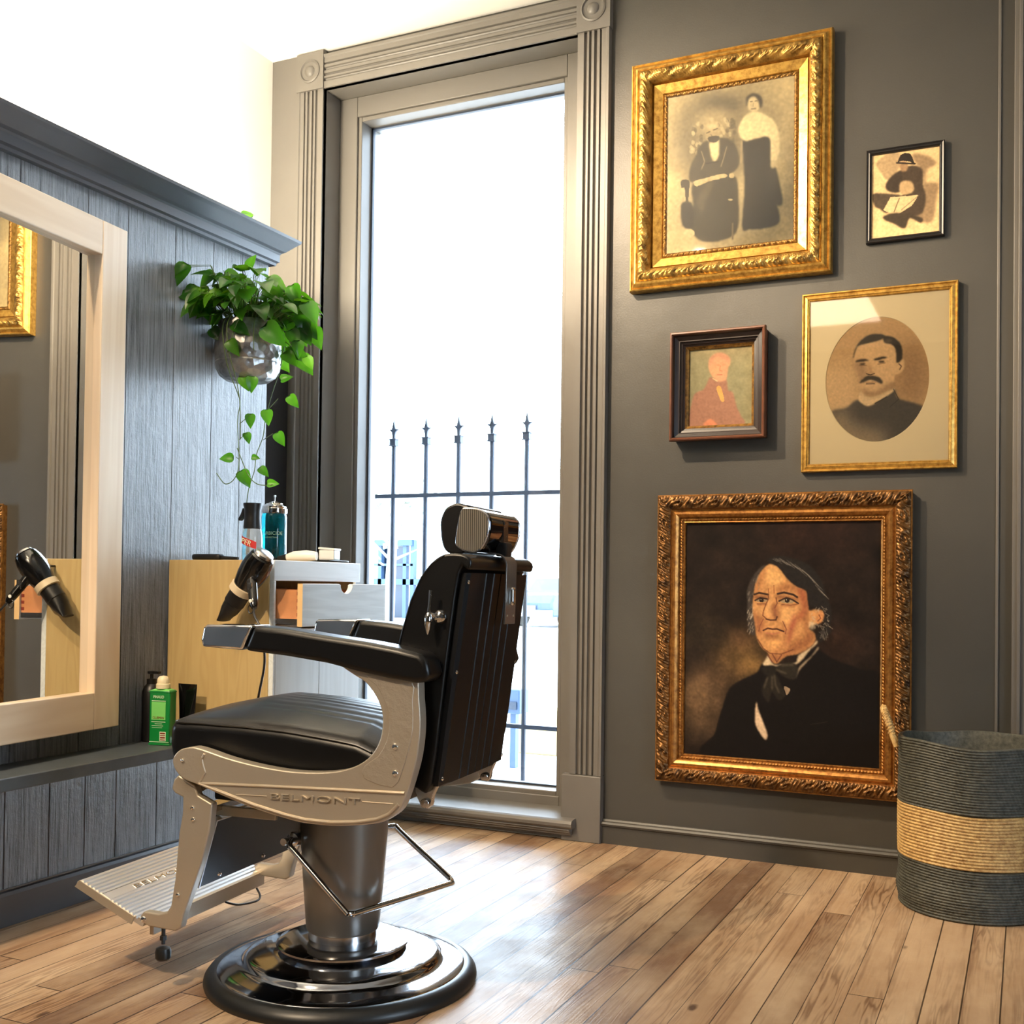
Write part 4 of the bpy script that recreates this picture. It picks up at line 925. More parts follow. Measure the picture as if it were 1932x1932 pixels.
b = MB(); b.xf = None
q = H0+hd*.45+Vector((.002, -.0165, 0)); b.box(q.x-.008, q.x+.008, q.y-.002, q.y+.003, q.z-.016, q.z+.016); obj('switch', b, 'chrome_dim', dr)
b = MB(); q = H1+Vector((-.010, -.004, -.012)); b.tube([q+Vector((.010*math.cos(a), 0, .014*math.sin(a))) for a in np.linspace(0, 2*PI, 15)[:-1]], .0016, 6, closed=True); obj('hanging_loop', b, 'blackmat', dr)
def smooth_path(pts, n=8):
    P_ = [pts[0]]+list(pts)+[pts[-1]]; out = []
    for i in range(1, len(P_)-2):
        a, b_, c, d = [np.array(P_[k], float) for k in (i-1, i, i+1, i+2)]
        for k in range(n): t = k/n; out.append(tuple(.5*((2*b_)+(-a+c)*t+(2*a-5*b_+4*c-d)*t*t+(-a+3*b_-3*c+d)*t**3)))
    return out+[tuple(pts[-1])]
b = MB(); b.tube(smooth_path([tuple(H1), (.495, -1.305, .895), (.525, -1.315, .86), (.545, -1.32, .80), (.548, -1.32, .74), (.535, -1.325, .66), (.52, -1.32, .60), (.50, -1.31, .45), (.44, -1.25, .2), (.40, -1.15, .03), (.34, -1.05, .006), (.22, -.98, .006), (.05, -.9, .006)]), .0038, 8); obj('power_cord', b, 'blackmat', dr)
b = MB(); b.tube([(.40, -1.148, 1.045), (.40, -1.19, 1.045), (.40, -1.20, 1.065)], .004, 8); hk = tag(obj('wall_hook', b, 'blackmat'), 'small black hook on cabinet side holding the hair dryer', 'hook')

# items on the ledge
Lz = .4655
can = thing('green_talc_tin', 'rectangular green tin with cream cap standing on the ledge', 'tin', (.121, -1.29, Lz), R(12))
hw, hd_, hh = .0365, .021, .178
b = MB(); b.box(-hw, hw, -hd_, hd_, .004, hh); obj('tin_body', b, 'green', can, local=True, bevel=.004)
for q0, q1 in ((0, .006), (hh-.008, hh-.004)): b = MB(); b.box(-hw-.001, hw+.001, -hd_-.001, hd_+.001, q0, q1); obj('rim', b, 'green', can, local=True, bevel=.001)
b = MB(); v4 = [(-hw, -hd_, hh-.002), (hw, -hd_, hh-.002), (hw, hd_, hh-.002), (-hw, hd_, hh-.002), (-.014, -.012, hh+.006), (.014, -.012, hh+.006), (.014, .012, hh+.006), (-.014, .012, hh+.006)]
b.add(v4, [(0, 1, 5, 4), (1, 2, 6, 5), (2, 3, 7, 6), (3, 0, 4, 7), (4, 5, 6, 7)]); obj('shoulder', b, 'lightgreen', can, local=True, smooth=False)
b = MB(); b.lathe([(.020, 0), (.0228, .001), (.0228, .015), (.0195, .017), (.0198, .024), (.0178, .034), (.012, .040), (0, .042)], 28, (0, 0, hh+.004)); obj('cap', b, 'cream', can, local=True, label='cream cap')
yf = -hd_-.0006
b = MB(); b.box(-.028, .022, yf, yf+.001, .082, .140); obj('label_panel', b, 'lightgreen', can, local=True, smooth=False)
for q in ((-.028, .022, .0745, .0765), (-.028, .022, .1425, .1445), (-.016, .010, .0685, .070), (-.027, .014, .062, .0635), (-.026, .010, .056, .057), (-.035, .035, .010, .0115)):
    b = MB(); b.box(q[0], q[1], yf, yf+.001, q[2], q[3]); obj('print_line', b, 'printwhite', can, local=True, smooth=False)
b = MB(); b.box(.002, .024, yf, yf+.001, .014, .044); obj('barcode_field', b, 'printwhite', can, local=True, smooth=False)
b = MB()
for z, h_ in ((.0165, .003), (.0225, .005), (.0305, .003), (.0365, .005)): b.box(.004, .022, yf-.0005, yf+.0005, z, z+h_)
obj('barcode', b, 'printbrown', can, local=True, smooth=False)
obj('lettering', text_mb('PINAUD', .013, (-.0035, yf, .152), (1, 0, 0), (0, 0, 1), .0004, 'CENTER', width=.038), 'printwhite', can, local=True, smooth=False)
obj('lettering', text_mb('CLUBMAN', .011, (-.003, yf-.0003, .0855), (1, 0, 0), (0, 0, 1), .0005, 'CENTER', width=.040), 'printbrown', can, local=True, smooth=False)
b = MB(); vs = []
tb = thing('black_tube', 'black cosmetic tube standing cap down between green tin and cabinet', 'tube', (.148, -1.205, Lz))
for z, a, c in ((.0, .024, .018), (.018, .024, .018), (.019, .027, .019), (.06, .030, .017), (.12, .034, .010), (.178, .039, .003), (.192, .0395, .0012)):
    for k in range(24): t = 2*PI*k/24; vs.append((.148+a*math.cos(t), -1.205+c*math.sin(t), Lz+z))
b.add(vs, [(i*24+k, i*24+(k+1) % 24, (i+1)*24+(k+1) % 24, (i+1)*24+k) for i in range(6) for k in range(24)]+[tuple(range(23, -1, -1)), tuple(range(144, 168))]); obj('tube_body', b, 'blackpl', tb)
pm = thing('pump_bottle', 'black pump bottle half hidden behind the green tin', 'bottle', (.034, -1.25, Lz))
obj('bottle_body', zl([(0, 0), (.028, 0), (.030, .004), (.030, .165), (.024, .182), (.014, .192), (0, .193)], (.034, -1.25, Lz)), 'blackmat', pm)
b = zl([(.014, .188), (.016, .19), (.016, .206), (.006, .208), (.006, .222), (.014, .224), (.014, .232), (0, .234)], (.034, -1.25, Lz)); b.box(.034, .068, -1.256, -1.244, Lz+.224, Lz+.232); obj('pump_head', b, 'blackmat', pm)

# ------------------------------------------------------------------ hanging plant
pl = thing('hanging_pothos', 'trailing green pothos in hammered metal wall pot by the window', 'plant', (.115, -.885, 1.72))
PC = Vector((.118, -.885, 1.715)); rp = .115
def warp(v):
    v = Vector(v); return v
b = MB()
b.lathe([(0, 0), (.045, .001), (.078, .008), (.100, .024), (.113, .048), (.116, .068), (.1135, .073), (.1165, .079), (.118, .13), (.115, .175), (.106, .207), (.104, .216), (.100, .216), (.098, .19), (0, .19)], 48, PC); obj('pot', b, 'pot', pl)
b = MB(); b.lathe([(0, .196), (.10, .196), (.104, .188)], 32, PC); obj('soil', b, 'soil', pl)
b = MB(); b.tube([(.0, -.885, 1.90), (.02, -.885, 1.90)], .012, 12); obj('wall_bracket', b, 'iron', pl)
rt = Vector((.906, .423, 0)); upv = Vector((0, 0, 1)); tc = Vector((.423, -.906, 0))
rng = random.Random(21)
def leaf(b, c, d, nrm, L, curl=.25):
    d = d.normalized(); s = d.cross(nrm).normalized(); nn = s.cross(d).normalized()
    W = L*.40; rows = [(-.06, .0), (-.08, .45), (.02, .85), (.18, 1.), (.38, .93), (.58, .72), (.78, .40), (.92, .15), (1.0, .0)]
    vs = []
    for t, w in rows:
        cen = c+d*L*t-nn*L*curl*t*t
        if t == -.06: cen = c
        for q in (-1, -.5, 0, .5, 1): vs.append(cen+s*W*w*q+nn*(abs(q)*w*W*.32-.0))
    fs = [(i*5+j, i*5+j+1, (i+1)*5+j+1, (i+1)*5+j) for i in range(len(rows)-1) for j in range(4)]
    b.add(vs, fs)
lf = MB(); st = MB()
for k in range(120):
    th = rng.uniform(0, 2*PI); rr_ = rng.uniform(.02, .20); zz = rng.uniform(0, 1)
    px_ = PC.x+.02+rr_*math.cos(th)*1.0; py_ = PC.y+rr_*math.sin(th)*1.15
    h_ = .235+.17*zz*(1-(rr_/.24)**2)
    c = Vector((px_, py_, PC.z+h_)); c.x = max(c.x, .035)
    if c.x > .30: c.x = .30
    out = Vector((math.cos(th), math.sin(th), rng.uniform(-.8, .25)))
    if c.x < .07: out.x = abs(out.x)
    nrm = (Vector((rng.uniform(-.5, .5), rng.uniform(-.9, .1), 1.))).normalized()
    L = rng.uniform(.055, .092); leaf(lf, c, out, nrm, L, rng.uniform(.1, .5))
    st.tube([(PC.x+(c.x-PC.x)*.3, PC.y+(c.y-PC.y)*.3, PC.z+.2), (PC.x+(c.x-PC.x)*.75, PC.y+(c.y-PC.y)*.75, c.z-.02), tuple(c)], .0014, 5)
for k in range(26):   # side spill towards the window
    c = Vector((.12+rng.uniform(-.02, .2), -.74+rng.uniform(-.1, .05), 1.88+rng.uniform(-.06, .16)))
    leaf(lf, c, rt*rng.uniform(.2, 1)+upv*rng.uniform(-1.2, -.1)+tc*rng.uniform(-.2, .4), (tc+upv*rng.uniform(.1, .8)).normalized(), rng.uniform(.06, .095), rng.uniform(.1, .4))
    st.tube([(.15, -.82, 1.91), ((.15+c.x)/2, (-.82+c.y)/2, c.z+.04), tuple(c)], .0014, 5)
for k in range(20):   # left spill
    c = Vector((rng.uniform(.03, .10), rng.uniform(-1.12, -1.0), rng.uniform(1.93, 2.09)))
    leaf(lf, c, -rt*rng.uniform(.2, 1)+upv*rng.uniform(-.9, .2)+tc*rng.uniform(-.1, .4), (tc*.6+upv*rng.uniform(.2, 1.)).normalized(), rng.uniform(.055, .085), rng.uniform(.1, .4))
    st.tube([(.10, -.95, 1.915), ((.10+c.x)/2, (-.95+c.y)/2, c.z+.02), tuple(c)], .0014, 5)
VL = [((-.118, -.93, 2.049), 60, 200), ((-.012, -.93, 1.95), 90, 190), ((.146, -1.02, 1.838), 70, 300), ((.145, -1.0, 1.90), 80, 330), ((.262, -.97, 1.889), 115, 315), ((.35, -.86, 1.985), 100, 300), ((.234, -.93, 2.037), 100, 320), ((.29, -.86, 2.055), 90, 290),
      ((.151, -.93, 2.119), 62, 60), ((.083, -.96, 2.028), 90, 300), ((.045, -.93, 2.102), 90, 340), ((.016, -.96, 2.043), 90, 330), ((.24, -.85, 1.725), 52, 20), ((.27, -.84, 1.665), 60, 310), ((.17, -.84, 1.62), 66, 280), ((.150, -.95, 1.726), 65, 290),
      ((.19, -.95, 1.72), 64, 270), ((.178, -.94, 1.59), 56, 270), ((.160, -.94, 1.525), 46, 290), ((.22, -.84, 1.535), 62, 300), ((.11, -.95, 1.437), 56, 180), ((.150, -.95, 1.388), 74, 300), ((.215, -.93, 1.400), 50, 320), ((.25, -.93, 1.345), 48, 0), ((.180, -.93, 1.441), 34, 350), ((.05, -1.0, 1.893), 70, 310), ((.34, -.84, 1.80), 60, 300), ((.30, -.84, 1.86), 70, 280), ((.27, -.84, 1.90), 80, 300)]
for c, s_, a in VL:
    c = list(c); c[0] = max(c[0], .03) if c[2] > 1.75 else c[0]
    d = rt*math.cos(R(a))+upv*math.sin(R(a))+tc*.15
    leaf(lf, Vector(c), d, (tc+upv*.25+rt*rng.uniform(-.4, .4)).normalized(), s_*.00086, rng.uniform(.05, .3))
obj('foliage', lf, 'leaf', pl, ang=0)
for V_ in ([(.113, -.975, 1.955), (.108, -1.012, 1.90), (.119, -1.014, 1.807), (.13, -1.0, 1.736), (.143, -.97, 1.665), (.151, -.965, 1.628), (.142, -.965, 1.572), (.146, -.965, 1.502), (.151, -.965, 1.428), (.146, -.965, 1.386), (.123, -.965, 1.354), (.088, -.965, 1.346), (.052, -.965, 1.384)],
           [(.194, -.965, 1.958), (.17, -1.0, 1.92), (.145, -1.01, 1.85), (.133, -1.015, 1.80)], [(.211, -.95, 1.965), (.218, -.98, 1.90), (.223, -.985, 1.806)],
           [(.20, -.84, 1.93), (.235, -.83, 1.88), (.20, -.80, 1.787), (.164, -.80, 1.692), (.136, -.80, 1.606), (.126, -.80, 1.534), (.097, -.80, 1.467), (.089, -.80, 1.409), (.064, -.80, 1.342), (.056, -.80, 1.284)],
           [(.134, -.955, 1.472), (.158, -.95, 1.415), (.182, -.95, 1.373), (.211, -.94, 1.344), (.257, -.93, 1.338), (.27, -.93, 1.342)], [(.13, -.975, 1.955), (.125, -1.01, 1.90), (.14, -1.015, 1.80), (.155, -.99, 1.70), (.155, -.97, 1.62), (.155, -.965, 1.5)]):
    st.tube(smooth_path(V_, 5), .0017, 6)
for a_, c_ in (((.15, -.965, 1.555), (.178, -.94, 1.59)), ((.15, -.965, 1.50), (.160, -.94, 1.525)), ((.145, -.8, 1.63), (.22, -.84, 1.66)), ((.126, -.8, 1.52), (.2, -.84, 1.535)), ((.19, -.8, 1.76), (.24, -.85, 1.745)), ((.15, -.965, 1.43), (.13, -.955, 1.44))): st.tube([a_, c_], .0013, 5)
obj('stems', st, 'stem', pl, ang=0)
# sprig standing on the wainscot cap
tp = thing('ledge_plant', 'small yellow green sprig peeping over the grey wall cap', 'plant', (-.03, -.80, 2.327))
b = MB(); s2 = MB()
for k in range(7):
    c = Vector((-.03+rng.uniform(-.05, .05), -.80+rng.uniform(-.08, .08), 2.355+rng.uniform(-.015, .03))); leaf(b, c, Vector((rng.uniform(-1, 1), rng.uniform(-1, 1), .2)), Vector((.3, -.6, .7)), .045); s2.tube([(-.03, -.8, 2.327), tuple(c)], .0016, 5)
obj('leaves', b, 'leaf', tp, ang=0); obj('stems', s2, 'stem', tp)

# ------------------------------------------------------------------ basket
bk = thing('rope_basket', 'tall grey rope basket with wide natural band by the right wall', 'basket', (2.520, -.262, 0))
BX, BY, BR = 2.518, -.262, .226
def brad(z, a):
    t = z/.53
    r = BR*(1+.012*math.sin(3*a+1)+.01*math.sin(2*a-.5))
    r *= .985+.022*math.exp(-((t-.12)/.07)**2)-.02*math.exp(-((t-.03)/.04)**2)-.012*math.exp(-((t-.22)/.05)**2)+.006*math.sin(t*9+a)
    return r
def rim(a): return .530+.005*math.sin(a*2+.6)+.003*math.sin(a*5)
def rope_band(z0, z1, nr, SEG=390):
    b = MB(); M_ = 4
    rows = nr*M_; vs = []
    for i in range(rows+1):
        ring = i//M_; f = (i % M_)/M_
        for k in range(SEG):
            a = 2*PI*k/SEG; zz = (z0+(z1-z0)*i/rows)*rim(a)/.53
            z = zz+.0035*math.sin(a*3+ring*.13)*(zz/.53)*(1-zz/.56)*4*.5
            tw = .5+.5*math.sin(a*120+f*2*PI*.5+ring*1.9)
            d = .0042*math.sin(PI*f)**.8+.0034*tw*math.sin(PI*f)**.6
            r = brad(zz, a)+d
            vs.append((BX+r*math.cos(a), BY+r*math.sin(a), max(z, .001)))
    b.add(vs, [(i*SEG+k, i*SEG+(k+1) % SEG, (i+1)*SEG+(k+1) % SEG, (i+1)*SEG+k) for i in range(rows) for k in range(SEG)])
    return b
obj('lower_weave', rope_band(.002, .160, 18), 'rope_dark', bk, ang=0)
obj('natural_band', rope_band(.160, .325, 17), 'rope_tan', bk, ang=0, label='natural straw coloured band')
obj('upper_weave', rope_band(.325, .530, 24), 'rope_dark', bk, ang=0)
b = MB(); S_ = 120; vs = []
for r_, zf in ((0, .0), (.0, 1.)): pass
for i, (dr_, t) in enumerate(((.0, 1.), (-.008, 1.), (-.012, .97), (-.014, .4), (-.02, .02), (-.215, .012))):
    for k in range(S_): a = 2*PI*k/S_; z = rim(a)*t; r = brad(z, a)+dr_; vs.append((BX+max(r, .002)*math.cos(a), BY+max(r, .002)*math.sin(a), z))
b.add(vs, [(i*S_+k, i*S_+(k+1) % S_, (i+1)*S_+(k+1) % S_, (i+1)*S_+k) for i in range(5) for k in range(S_)]); obj('lining', b, 'rope_dark', bk)
def handle(ang):
    c, s_ = math.cos(ang), math.sin(ang); T = Vector((-s_, c, 0)); O = Vector((c, s_, 0)); P0 = Vector((BX, BY, 0))+O*BR
    path = []
    for k in range(17):
        t = PI*k/16; h_ = math.sin(t)**.7; path.append(P0+T*(.075*math.cos(t))+O*(.005+.040*h_)+Vector((0, 0, .50+.115*h_)))
    m = MB(); m.tube(path, [.008+.0016*math.sin(k*2.4) for k in range(17)], 10); 
    n = 150; pts = []
    for k in range(n):
        t = k/(n-1)*14+1; i = int(t); f = t-i; i = min(i, 15); q = path[i].lerp(path[i+1], f); tan = (path[i+1]-path[i]).normalized(); a1 = tan.cross(O).normalized(); a2 = tan.cross(a1); an = k*1.25
        pts.append(q+(a1*math.cos(an)+a2*math.sin(an))*.0088)
    m.tube(pts, .0028, 5); return m
obj('handle', handle(R(186)), 'rope_tan', bk); obj('handle', handle(R(6)), 'rope_tan', bk)

# ------------------------------------------------------------------ barber chair   (local x = forward, y = towards the camera side, z up)
ch = thing('barber_chair', 'black leather barber chair with champagne metal sides and round chrome base', 'chair', (1.097, -1.695, 0), PI+R(5.5))
def C(name, b, mat, **k): return obj(name, b, mat, ch, local=True, **k)
FRAME = [(-0.14, 0.815), (-0.165, 0.794), (-0.1996, 0.7753), (-0.2258, 0.7442), (-0.2406, 0.7127), (-0.2422, 0.6761), (-0.2326, 0.6388), (-0.2075, 0.605), (-0.1666, 0.5815), (-0.1092, 0.5674), (-0.0185, 0.5621), (0.0746, 0.5686), (0.1589, 0.5813), (0.2162, 0.5947), (0.245, .6005), (0.2626, 0.6016), (0.2916, 0.5949), (0.31, 0.579), (0.3144, 0.5615), (0.3051, 0.5424), (0.2813, 0.5244), (0.2376, 0.5128), (0.1742, 0.4932), (0.0894, 0.47), (0.0066, 0.4538), (-0.0475, 0.4466), (-0.1166, 0.4463), (-0.1791, 0.4521), (-0.2355, 0.4623), (-0.2607, 0.4736), (-0.2881, 0.4963), (-0.3051, 0.534), (-0.317, 0.5712), (-0.3278, 0.6128), (-0.334, 0.6585), (-0.3349, 0.6993), (-0.3307, 0.7445), (-0.322, 0.80), (-.26, .81)]
def smooth_prof(p, n=4): return [tuple(float(x) for x in q) for q in cat(p, n)]
FR = smooth_prof(FRAME, 3)
ARM = [(0.0850, 0.8965), (0.0026, 0.8915), (-0.1044, 0.8786), (-0.2083, 0.8677), (-0.2844, 0.8567), (-0.3392, 0.846), (-0.3562, 0.8300), (-0.3635, 0.8017), (-0.3560, 0.7836), (-0.3304, 0.7801), (-0.2603, 0.7885), (-0.1837, 0.8015), (-0.1054, 0.8171), (0.0014, 0.8298), (0.1100, 0.8383)]
for sg in (1, -1):
    def Y(a, c): return (a, c) if sg > 0 else (-c, -a)
    b = MB(); b.prism(FR, *Y(.250, .285), 'y')
    sf = C('side_frame', b, 'castmetal', bevel=.005, seg=3, ang=50)
    yo = .2855*sg
    def bead(pts, r, mt='castmetal', nm='bead_line'):
        m = MB(); m.tube([(a, yo, z) for a, z in pts], r, 8); o = obj(nm, m, mt, sf, local=True); return o
    bead([(.2377, .5177), (.0627, .5241), (-.1257, .5299), (-.3001, .5346)], .0035)
    bead([(.2377, .5177), (.17, .500), (.085, .4785), (0, .462), (-.05, .4555), (-.117, .455), (-.18, .461), (-.232, .4715), (-.262, .485), (-.285, .508)], .0040)
    bead([(.225, .588), (.232, .575), (.228, .560), (.222, .545), (.2377, .5177)], .003)
    b = MB(); pp = [(-0.2019, 0.7916), (-0.2253, 0.7718), (-0.2436, 0.745), (-0.2568, 0.7135), (-0.26, 0.677), (-0.2529, 0.6446), (-0.2331, 0.6112), (-0.2, 0.588)]
    qq = [(-.27, .545), (-.292, .58), (-.308, .63), (-.318, .68), (-.316, .74), (-.310, .79)]
    b.prism(smooth_prof(pp+[(-.2, .56)]+qq, 2), *Y(.284, .2868), 'y'); obj('pebbled_inset', b, 'castpeb', sf, local=True, bevel=.001)
    bead([(.135, .4985), (.052, .501)], .0012); bead([(-.196, .5075), (-.272, .5085)], .0012)
    if sg > 0: t_ = text_mb('BELMONT', .019, (.046, yo, .4955), (-1, 0, .025), (0, 0, 1), .0038, width=.232)
    else: t_ = text_mb('BELMONT', .019, (-.186, yo, .5005), (1, 0, -.025), (0, 0, 1), .0038, width=.232)
    obj('lettering', t_, 'castmetal', sf, local=True, smooth=False)
    for a, z, r in ((-.2758, .6359, .0075), (-.2768, .5766, .0075), (.2852, .5693, .004)):
        m = MB(); m.lathe([(r, 0), (r, .001), (r*.8, .0035), (0, .005)], 18, (a, yo+.001*sg, z), (Vector((1, 0, 0)), Vector((0, 0, 1)), Vector((0, sg, 0)))); obj('bolt', m, 'chrome', sf, local=True)
    b = MB(); b.prism(ARM, *Y(.222, .305), 'y'); C('armrest', b, 'leather', bevel=.013, seg=4, ang=60)
    b = MB(); b.prism([(.112, .8395), (.2215, .8443), (.2260, .8600), (.2193, .8900), (.2112, .8965), (.0860, .8978)], *Y(.2205, .3065), 'y'); C('armrest_tip', b, 'chrome', bevel=.006, seg=3)
# seat cushion
def seatz(a):
    xs = [-.26, -.198, -.15, -.07, .04, .154, .31, .34, .37]; zs = [.606, .614, .632, .6415, .652, .657, .6585, .657, .654]
    return float(np.interp(a, xs, zs))
def seatfn(p):
    a, bb, z = p
    zz = z
    if z > .57:
        k = min(1, (z-.57)/.06); top = seatz(a)-.657
        dome = .052*max(0, 1-(abs(bb)/.232)**2.4)*min(1, max(0, (.375-a)/.20))**.7
        fl = 0
        if abs(bb) < .148: 
            e = min(1, max(0, (.17-a)/.05)); fl = -.0032*e*(1-abs(math.sin(PI*(bb/.033+.5)))**.5)
        zz = z+k*(top+dome+(fl if z > .63 else 0))
    if a > .30: a = a-.035*max(0, (.60-z)/.1)**1.5
    return Vector((a, bb, zz))
b = MB(); b.rbox((.057, 0, .583), (.310, .236, .074), .026, 88, seatfn); C('seat_cushion', b, 'leather', ang=0)
b = MB(); pts = [(a, .2335, seatz(a)-.006) for a in np.linspace(-.19, .335, 16)]+[(.358, .215, seatz(.34)-.007), (.3655, .18, seatz(.34)-.006), (.3665, 0, .651), (.3655, -.18, seatz(.34)-.006), (.358, -.215, seatz(.34)-.007)]+[(a, -.2335, seatz(a)-.006) for a in np.linspace(.335, -.19, 16)]
b.tube(smooth_path(pts, 2), .0026, 6); C('piping', b, 'leather')
b = MB(); b.rbox((.02, 0, .495), (.22, .225, .030), .01, 4); b.box(-.12, .12, -.12, .12, .43, .48); C('seat_pan', b, 'blackmat')
# backrest
BK = [(-.225, .60), (-.240, .70), (-.2480, .80), (-.2515, .86), (-.2587, .895), (-.2783, .961), (-.3032, 1.016), (-.3282, 1.048), (-.3583, 1.067), (-.395, 1.069), (-.418, 1.062), (-.426, 1.047), (-.418, 1.031), (-.396, 1.024), (-.366, .80), (-.334, .545), (-.30, .534), (-.26, .55)]
b = MB(); b.prism(smooth_prof(BK, 3), -.222, .222, 'y'); C('backrest', b, 'leather', bevel=.014, seg=4, ang=60)
b = MB(); b.tube([(a, .2215, z) for a, z in [(-.245, .72), (-.2515, .86), (-.2607, .895), (-.2803, .961), (-.3052, 1.014), (-.3302, 1.045), (-.3603, 1.064)]], .0025, 6); C('piping', b, 'leather')
# rear panel (fluted)
def rp_(z): return -.404+(1.0257-z)*(.063/.4863)
ys = [-.208, -.196]+[y for y in np.arange(-.190, .191, .002)]+[.196, .208]
vs = []; zs = [1.0257, 1.015, .9, .8, .7, .62, .56, .5394]
for z in zs:
    for y in ys:
        g = 0
        for f in (-.1, -.05, -.003, .044, .096): g = max(g, 1-abs(y-f)/.0032)
        e = .006 if abs(y) > .2 else 0
        zc = z+((.045 if y < 0 else .010)*max(0, (abs(y)-.12)/.088)**2 if z < .58 else 0)
        vs.append((rp_(z)-.012+.005*g+e, y, zc))
n = len(ys); b = MB(); b.add(vs, [(i*n+j, i*n+j+1, (i+1)*n+j+1, (i+1)*n+j) for i in range(len(zs)-1) for j in range(n-1)])
vs2 = [(rp_(z)+.002, y, z) for z in (1.0257, .5394) for y in (-.208, .208)]; 
b.prism([(rp_(1.0257)-.006, 1.0257), (rp_(1.0257)+.006, 1.0257), (rp_(.5394)+.006, .5394), (rp_(.5394)-.006, .5394)], -.2085, .2085, 'y')
bp = C('back_panel', b, 'blackpanel', ang=25)
for y in (.197, -.197):
    for z in (1.005, .80, .556):
        m = MB(); m.lathe([(.005, 0), (.005, .002), (.0035, .004), (0, .005)], 14, (rp_(z)-.008, y, z), (Vector((0, 1, 0)), Vector((0, 0, 1)), Vector((-1, 0, 0)))); obj('screw', m, 'chrome', bp, local=True)
# lower hinge brackets
for sg in (1, -1):
    b = MB(); b.prism([(-.345, .548), (-.285, .545), (-.285, .520), (-.300, .490), (-.316, .484), (-.326, .492), (-.33, .515)], .190*sg-.008, .190*sg+.008, 'y')
    b.lathe([(.011, -.018), (.011, .018), (0, .019)], 18, (-.313, .190*sg, .498), (Vector((1, 0, 0)), Vector((0, 0, 1)), Vector((0, 1, 0)))); C('hinge_bracket', b, 'chrome_dim', bevel=.002)
# recline lever
b = MB(); b.lathe([(.016, 0), (.016, .004), (.012, .010), (.006, .012), (.006, .024), (0, .025)], 24, (-.352, .222, .925), (Vector((1, 0, 0)), Vector((0, 0, 1)), Vector((0, 1, 0)))); lv = C('recline_lever', b, 'chrome')
b = MB(); b.tube([(-.352, .240, .926), (-.338, .246, .932)], .006, 10); b.tube([(-.3405, .25, .986), (-.3385, .25, .960), (-.336, .25, .934)], [.0045, .0036, .0042], 10); b.tube([(-.3365, .25, .936), (-.3355, .25, .925), (-.335, .25, .912), (-.3345, .25, .897), (-.334, .25, .886)], [.004, .0095, .0088, .0055, .0015], 12); obj('lever_arm', b, 'chrome', lv, local=True)
# headrest
HR = [(-.300, 1.130), (-.301, 1.155), (-.314, 1.180), (-.340, 1.192), (-.362, 1.188), (-.378, 1.180), (-.374, 1.12), (-.362, 1.076), (-.335, 1.070), (-.314, 1.079), (-.304, 1.10)]
b = MB(); b.prism(smooth_prof(HR, 3), -.115, .108, 'y'); hr = C('headrest', b, 'leather', bevel=.016, seg=4, ang=60)
CAP = [(-.350, 1.160), (-.356, 1.175), (-.366, 1.180), (-.396, 1.177), (-.416, 1.167), (-.425, 1.150), (-.424, 1.123), (-.415, 1.098), (-.402, 1.080), (-.384, 1.0755), (-.360, 1.0800), (-.343, 1.0925), (-.342, 1.111)]
CS = smooth_prof(CAP, 4)
b = MB(); b.prism([(x-.002, z) for x, z in CS], -.104, .104, 'y'); obj('chrome_shell', b, 'darkchrome', hr, local=True, bevel=.008, seg=3, ang=60)
for sg in (1, -1):
    cxx = sum(x for x, z in CS)/len(CS); czz = sum(z for x, z in CS)/len(CS)
    b = MB(); b.prism([(cxx+(x-cxx)*1.03, czz+(z-czz)*1.03) for x, z in CS], *((.104, .112) if sg > 0 else (-.112, -.104)), 'y'); obj('end_rim', b, 'chrome_dim', hr, local=True, bevel=.003)
    b = MB(); b.prism([(cxx+(x-cxx)*.95, czz+(z-czz)*.95) for x, z in CS], *((.111, .1135) if sg > 0 else (-.1135, -.111)), 'y'); obj('end_cap', b, 'greyrib', hr, local=True)
b = MB(); b.prism([(-.437, .905), (-.4415, .905), (-.445, 1.052), (-.438, 1.066), (-.425, 1.074), (-.395, 1.078), (-.395, 1.074), (-.424, 1.070), (-.434, 1.063), (-.4405, 1.05)], -.036, .036, 'y'); bkt = C('headrest_bracket', b, 'column', bevel=.001)
for a, y, z in ((-.4375, -.022, .925), (-.4375, .022, .925)):
    m = MB(); m.lathe([(.0035, 0), (.003, .003), (0, .004)], 12, (a-.003, y, z), (Vector((0, 1, 0)), Vector((0, 0, 1)), Vector((-1, 0, 0)))); obj('screw', m, 'chrome', bkt, local=True)
b = MB(); b.rbox((-.447, 0, .972), (.006, .011, .022), .005, 6); obj('latch', b, 'chrome', bkt, local=True)
b = MB(); b.rbox((-.423, 0, 1.085), (.014, .022, .017), .004, 5); obj('slide_block', b, 'blackmat', bkt, local=True)
b = MB(); b.box(-.428, -.420, -.016, .016, 1.075, 1.155); b.box(-.43, -.40, -.012, .012, 1.145, 1.152); obj('headrest_post', b, 'chrome_dim', bkt, local=True)
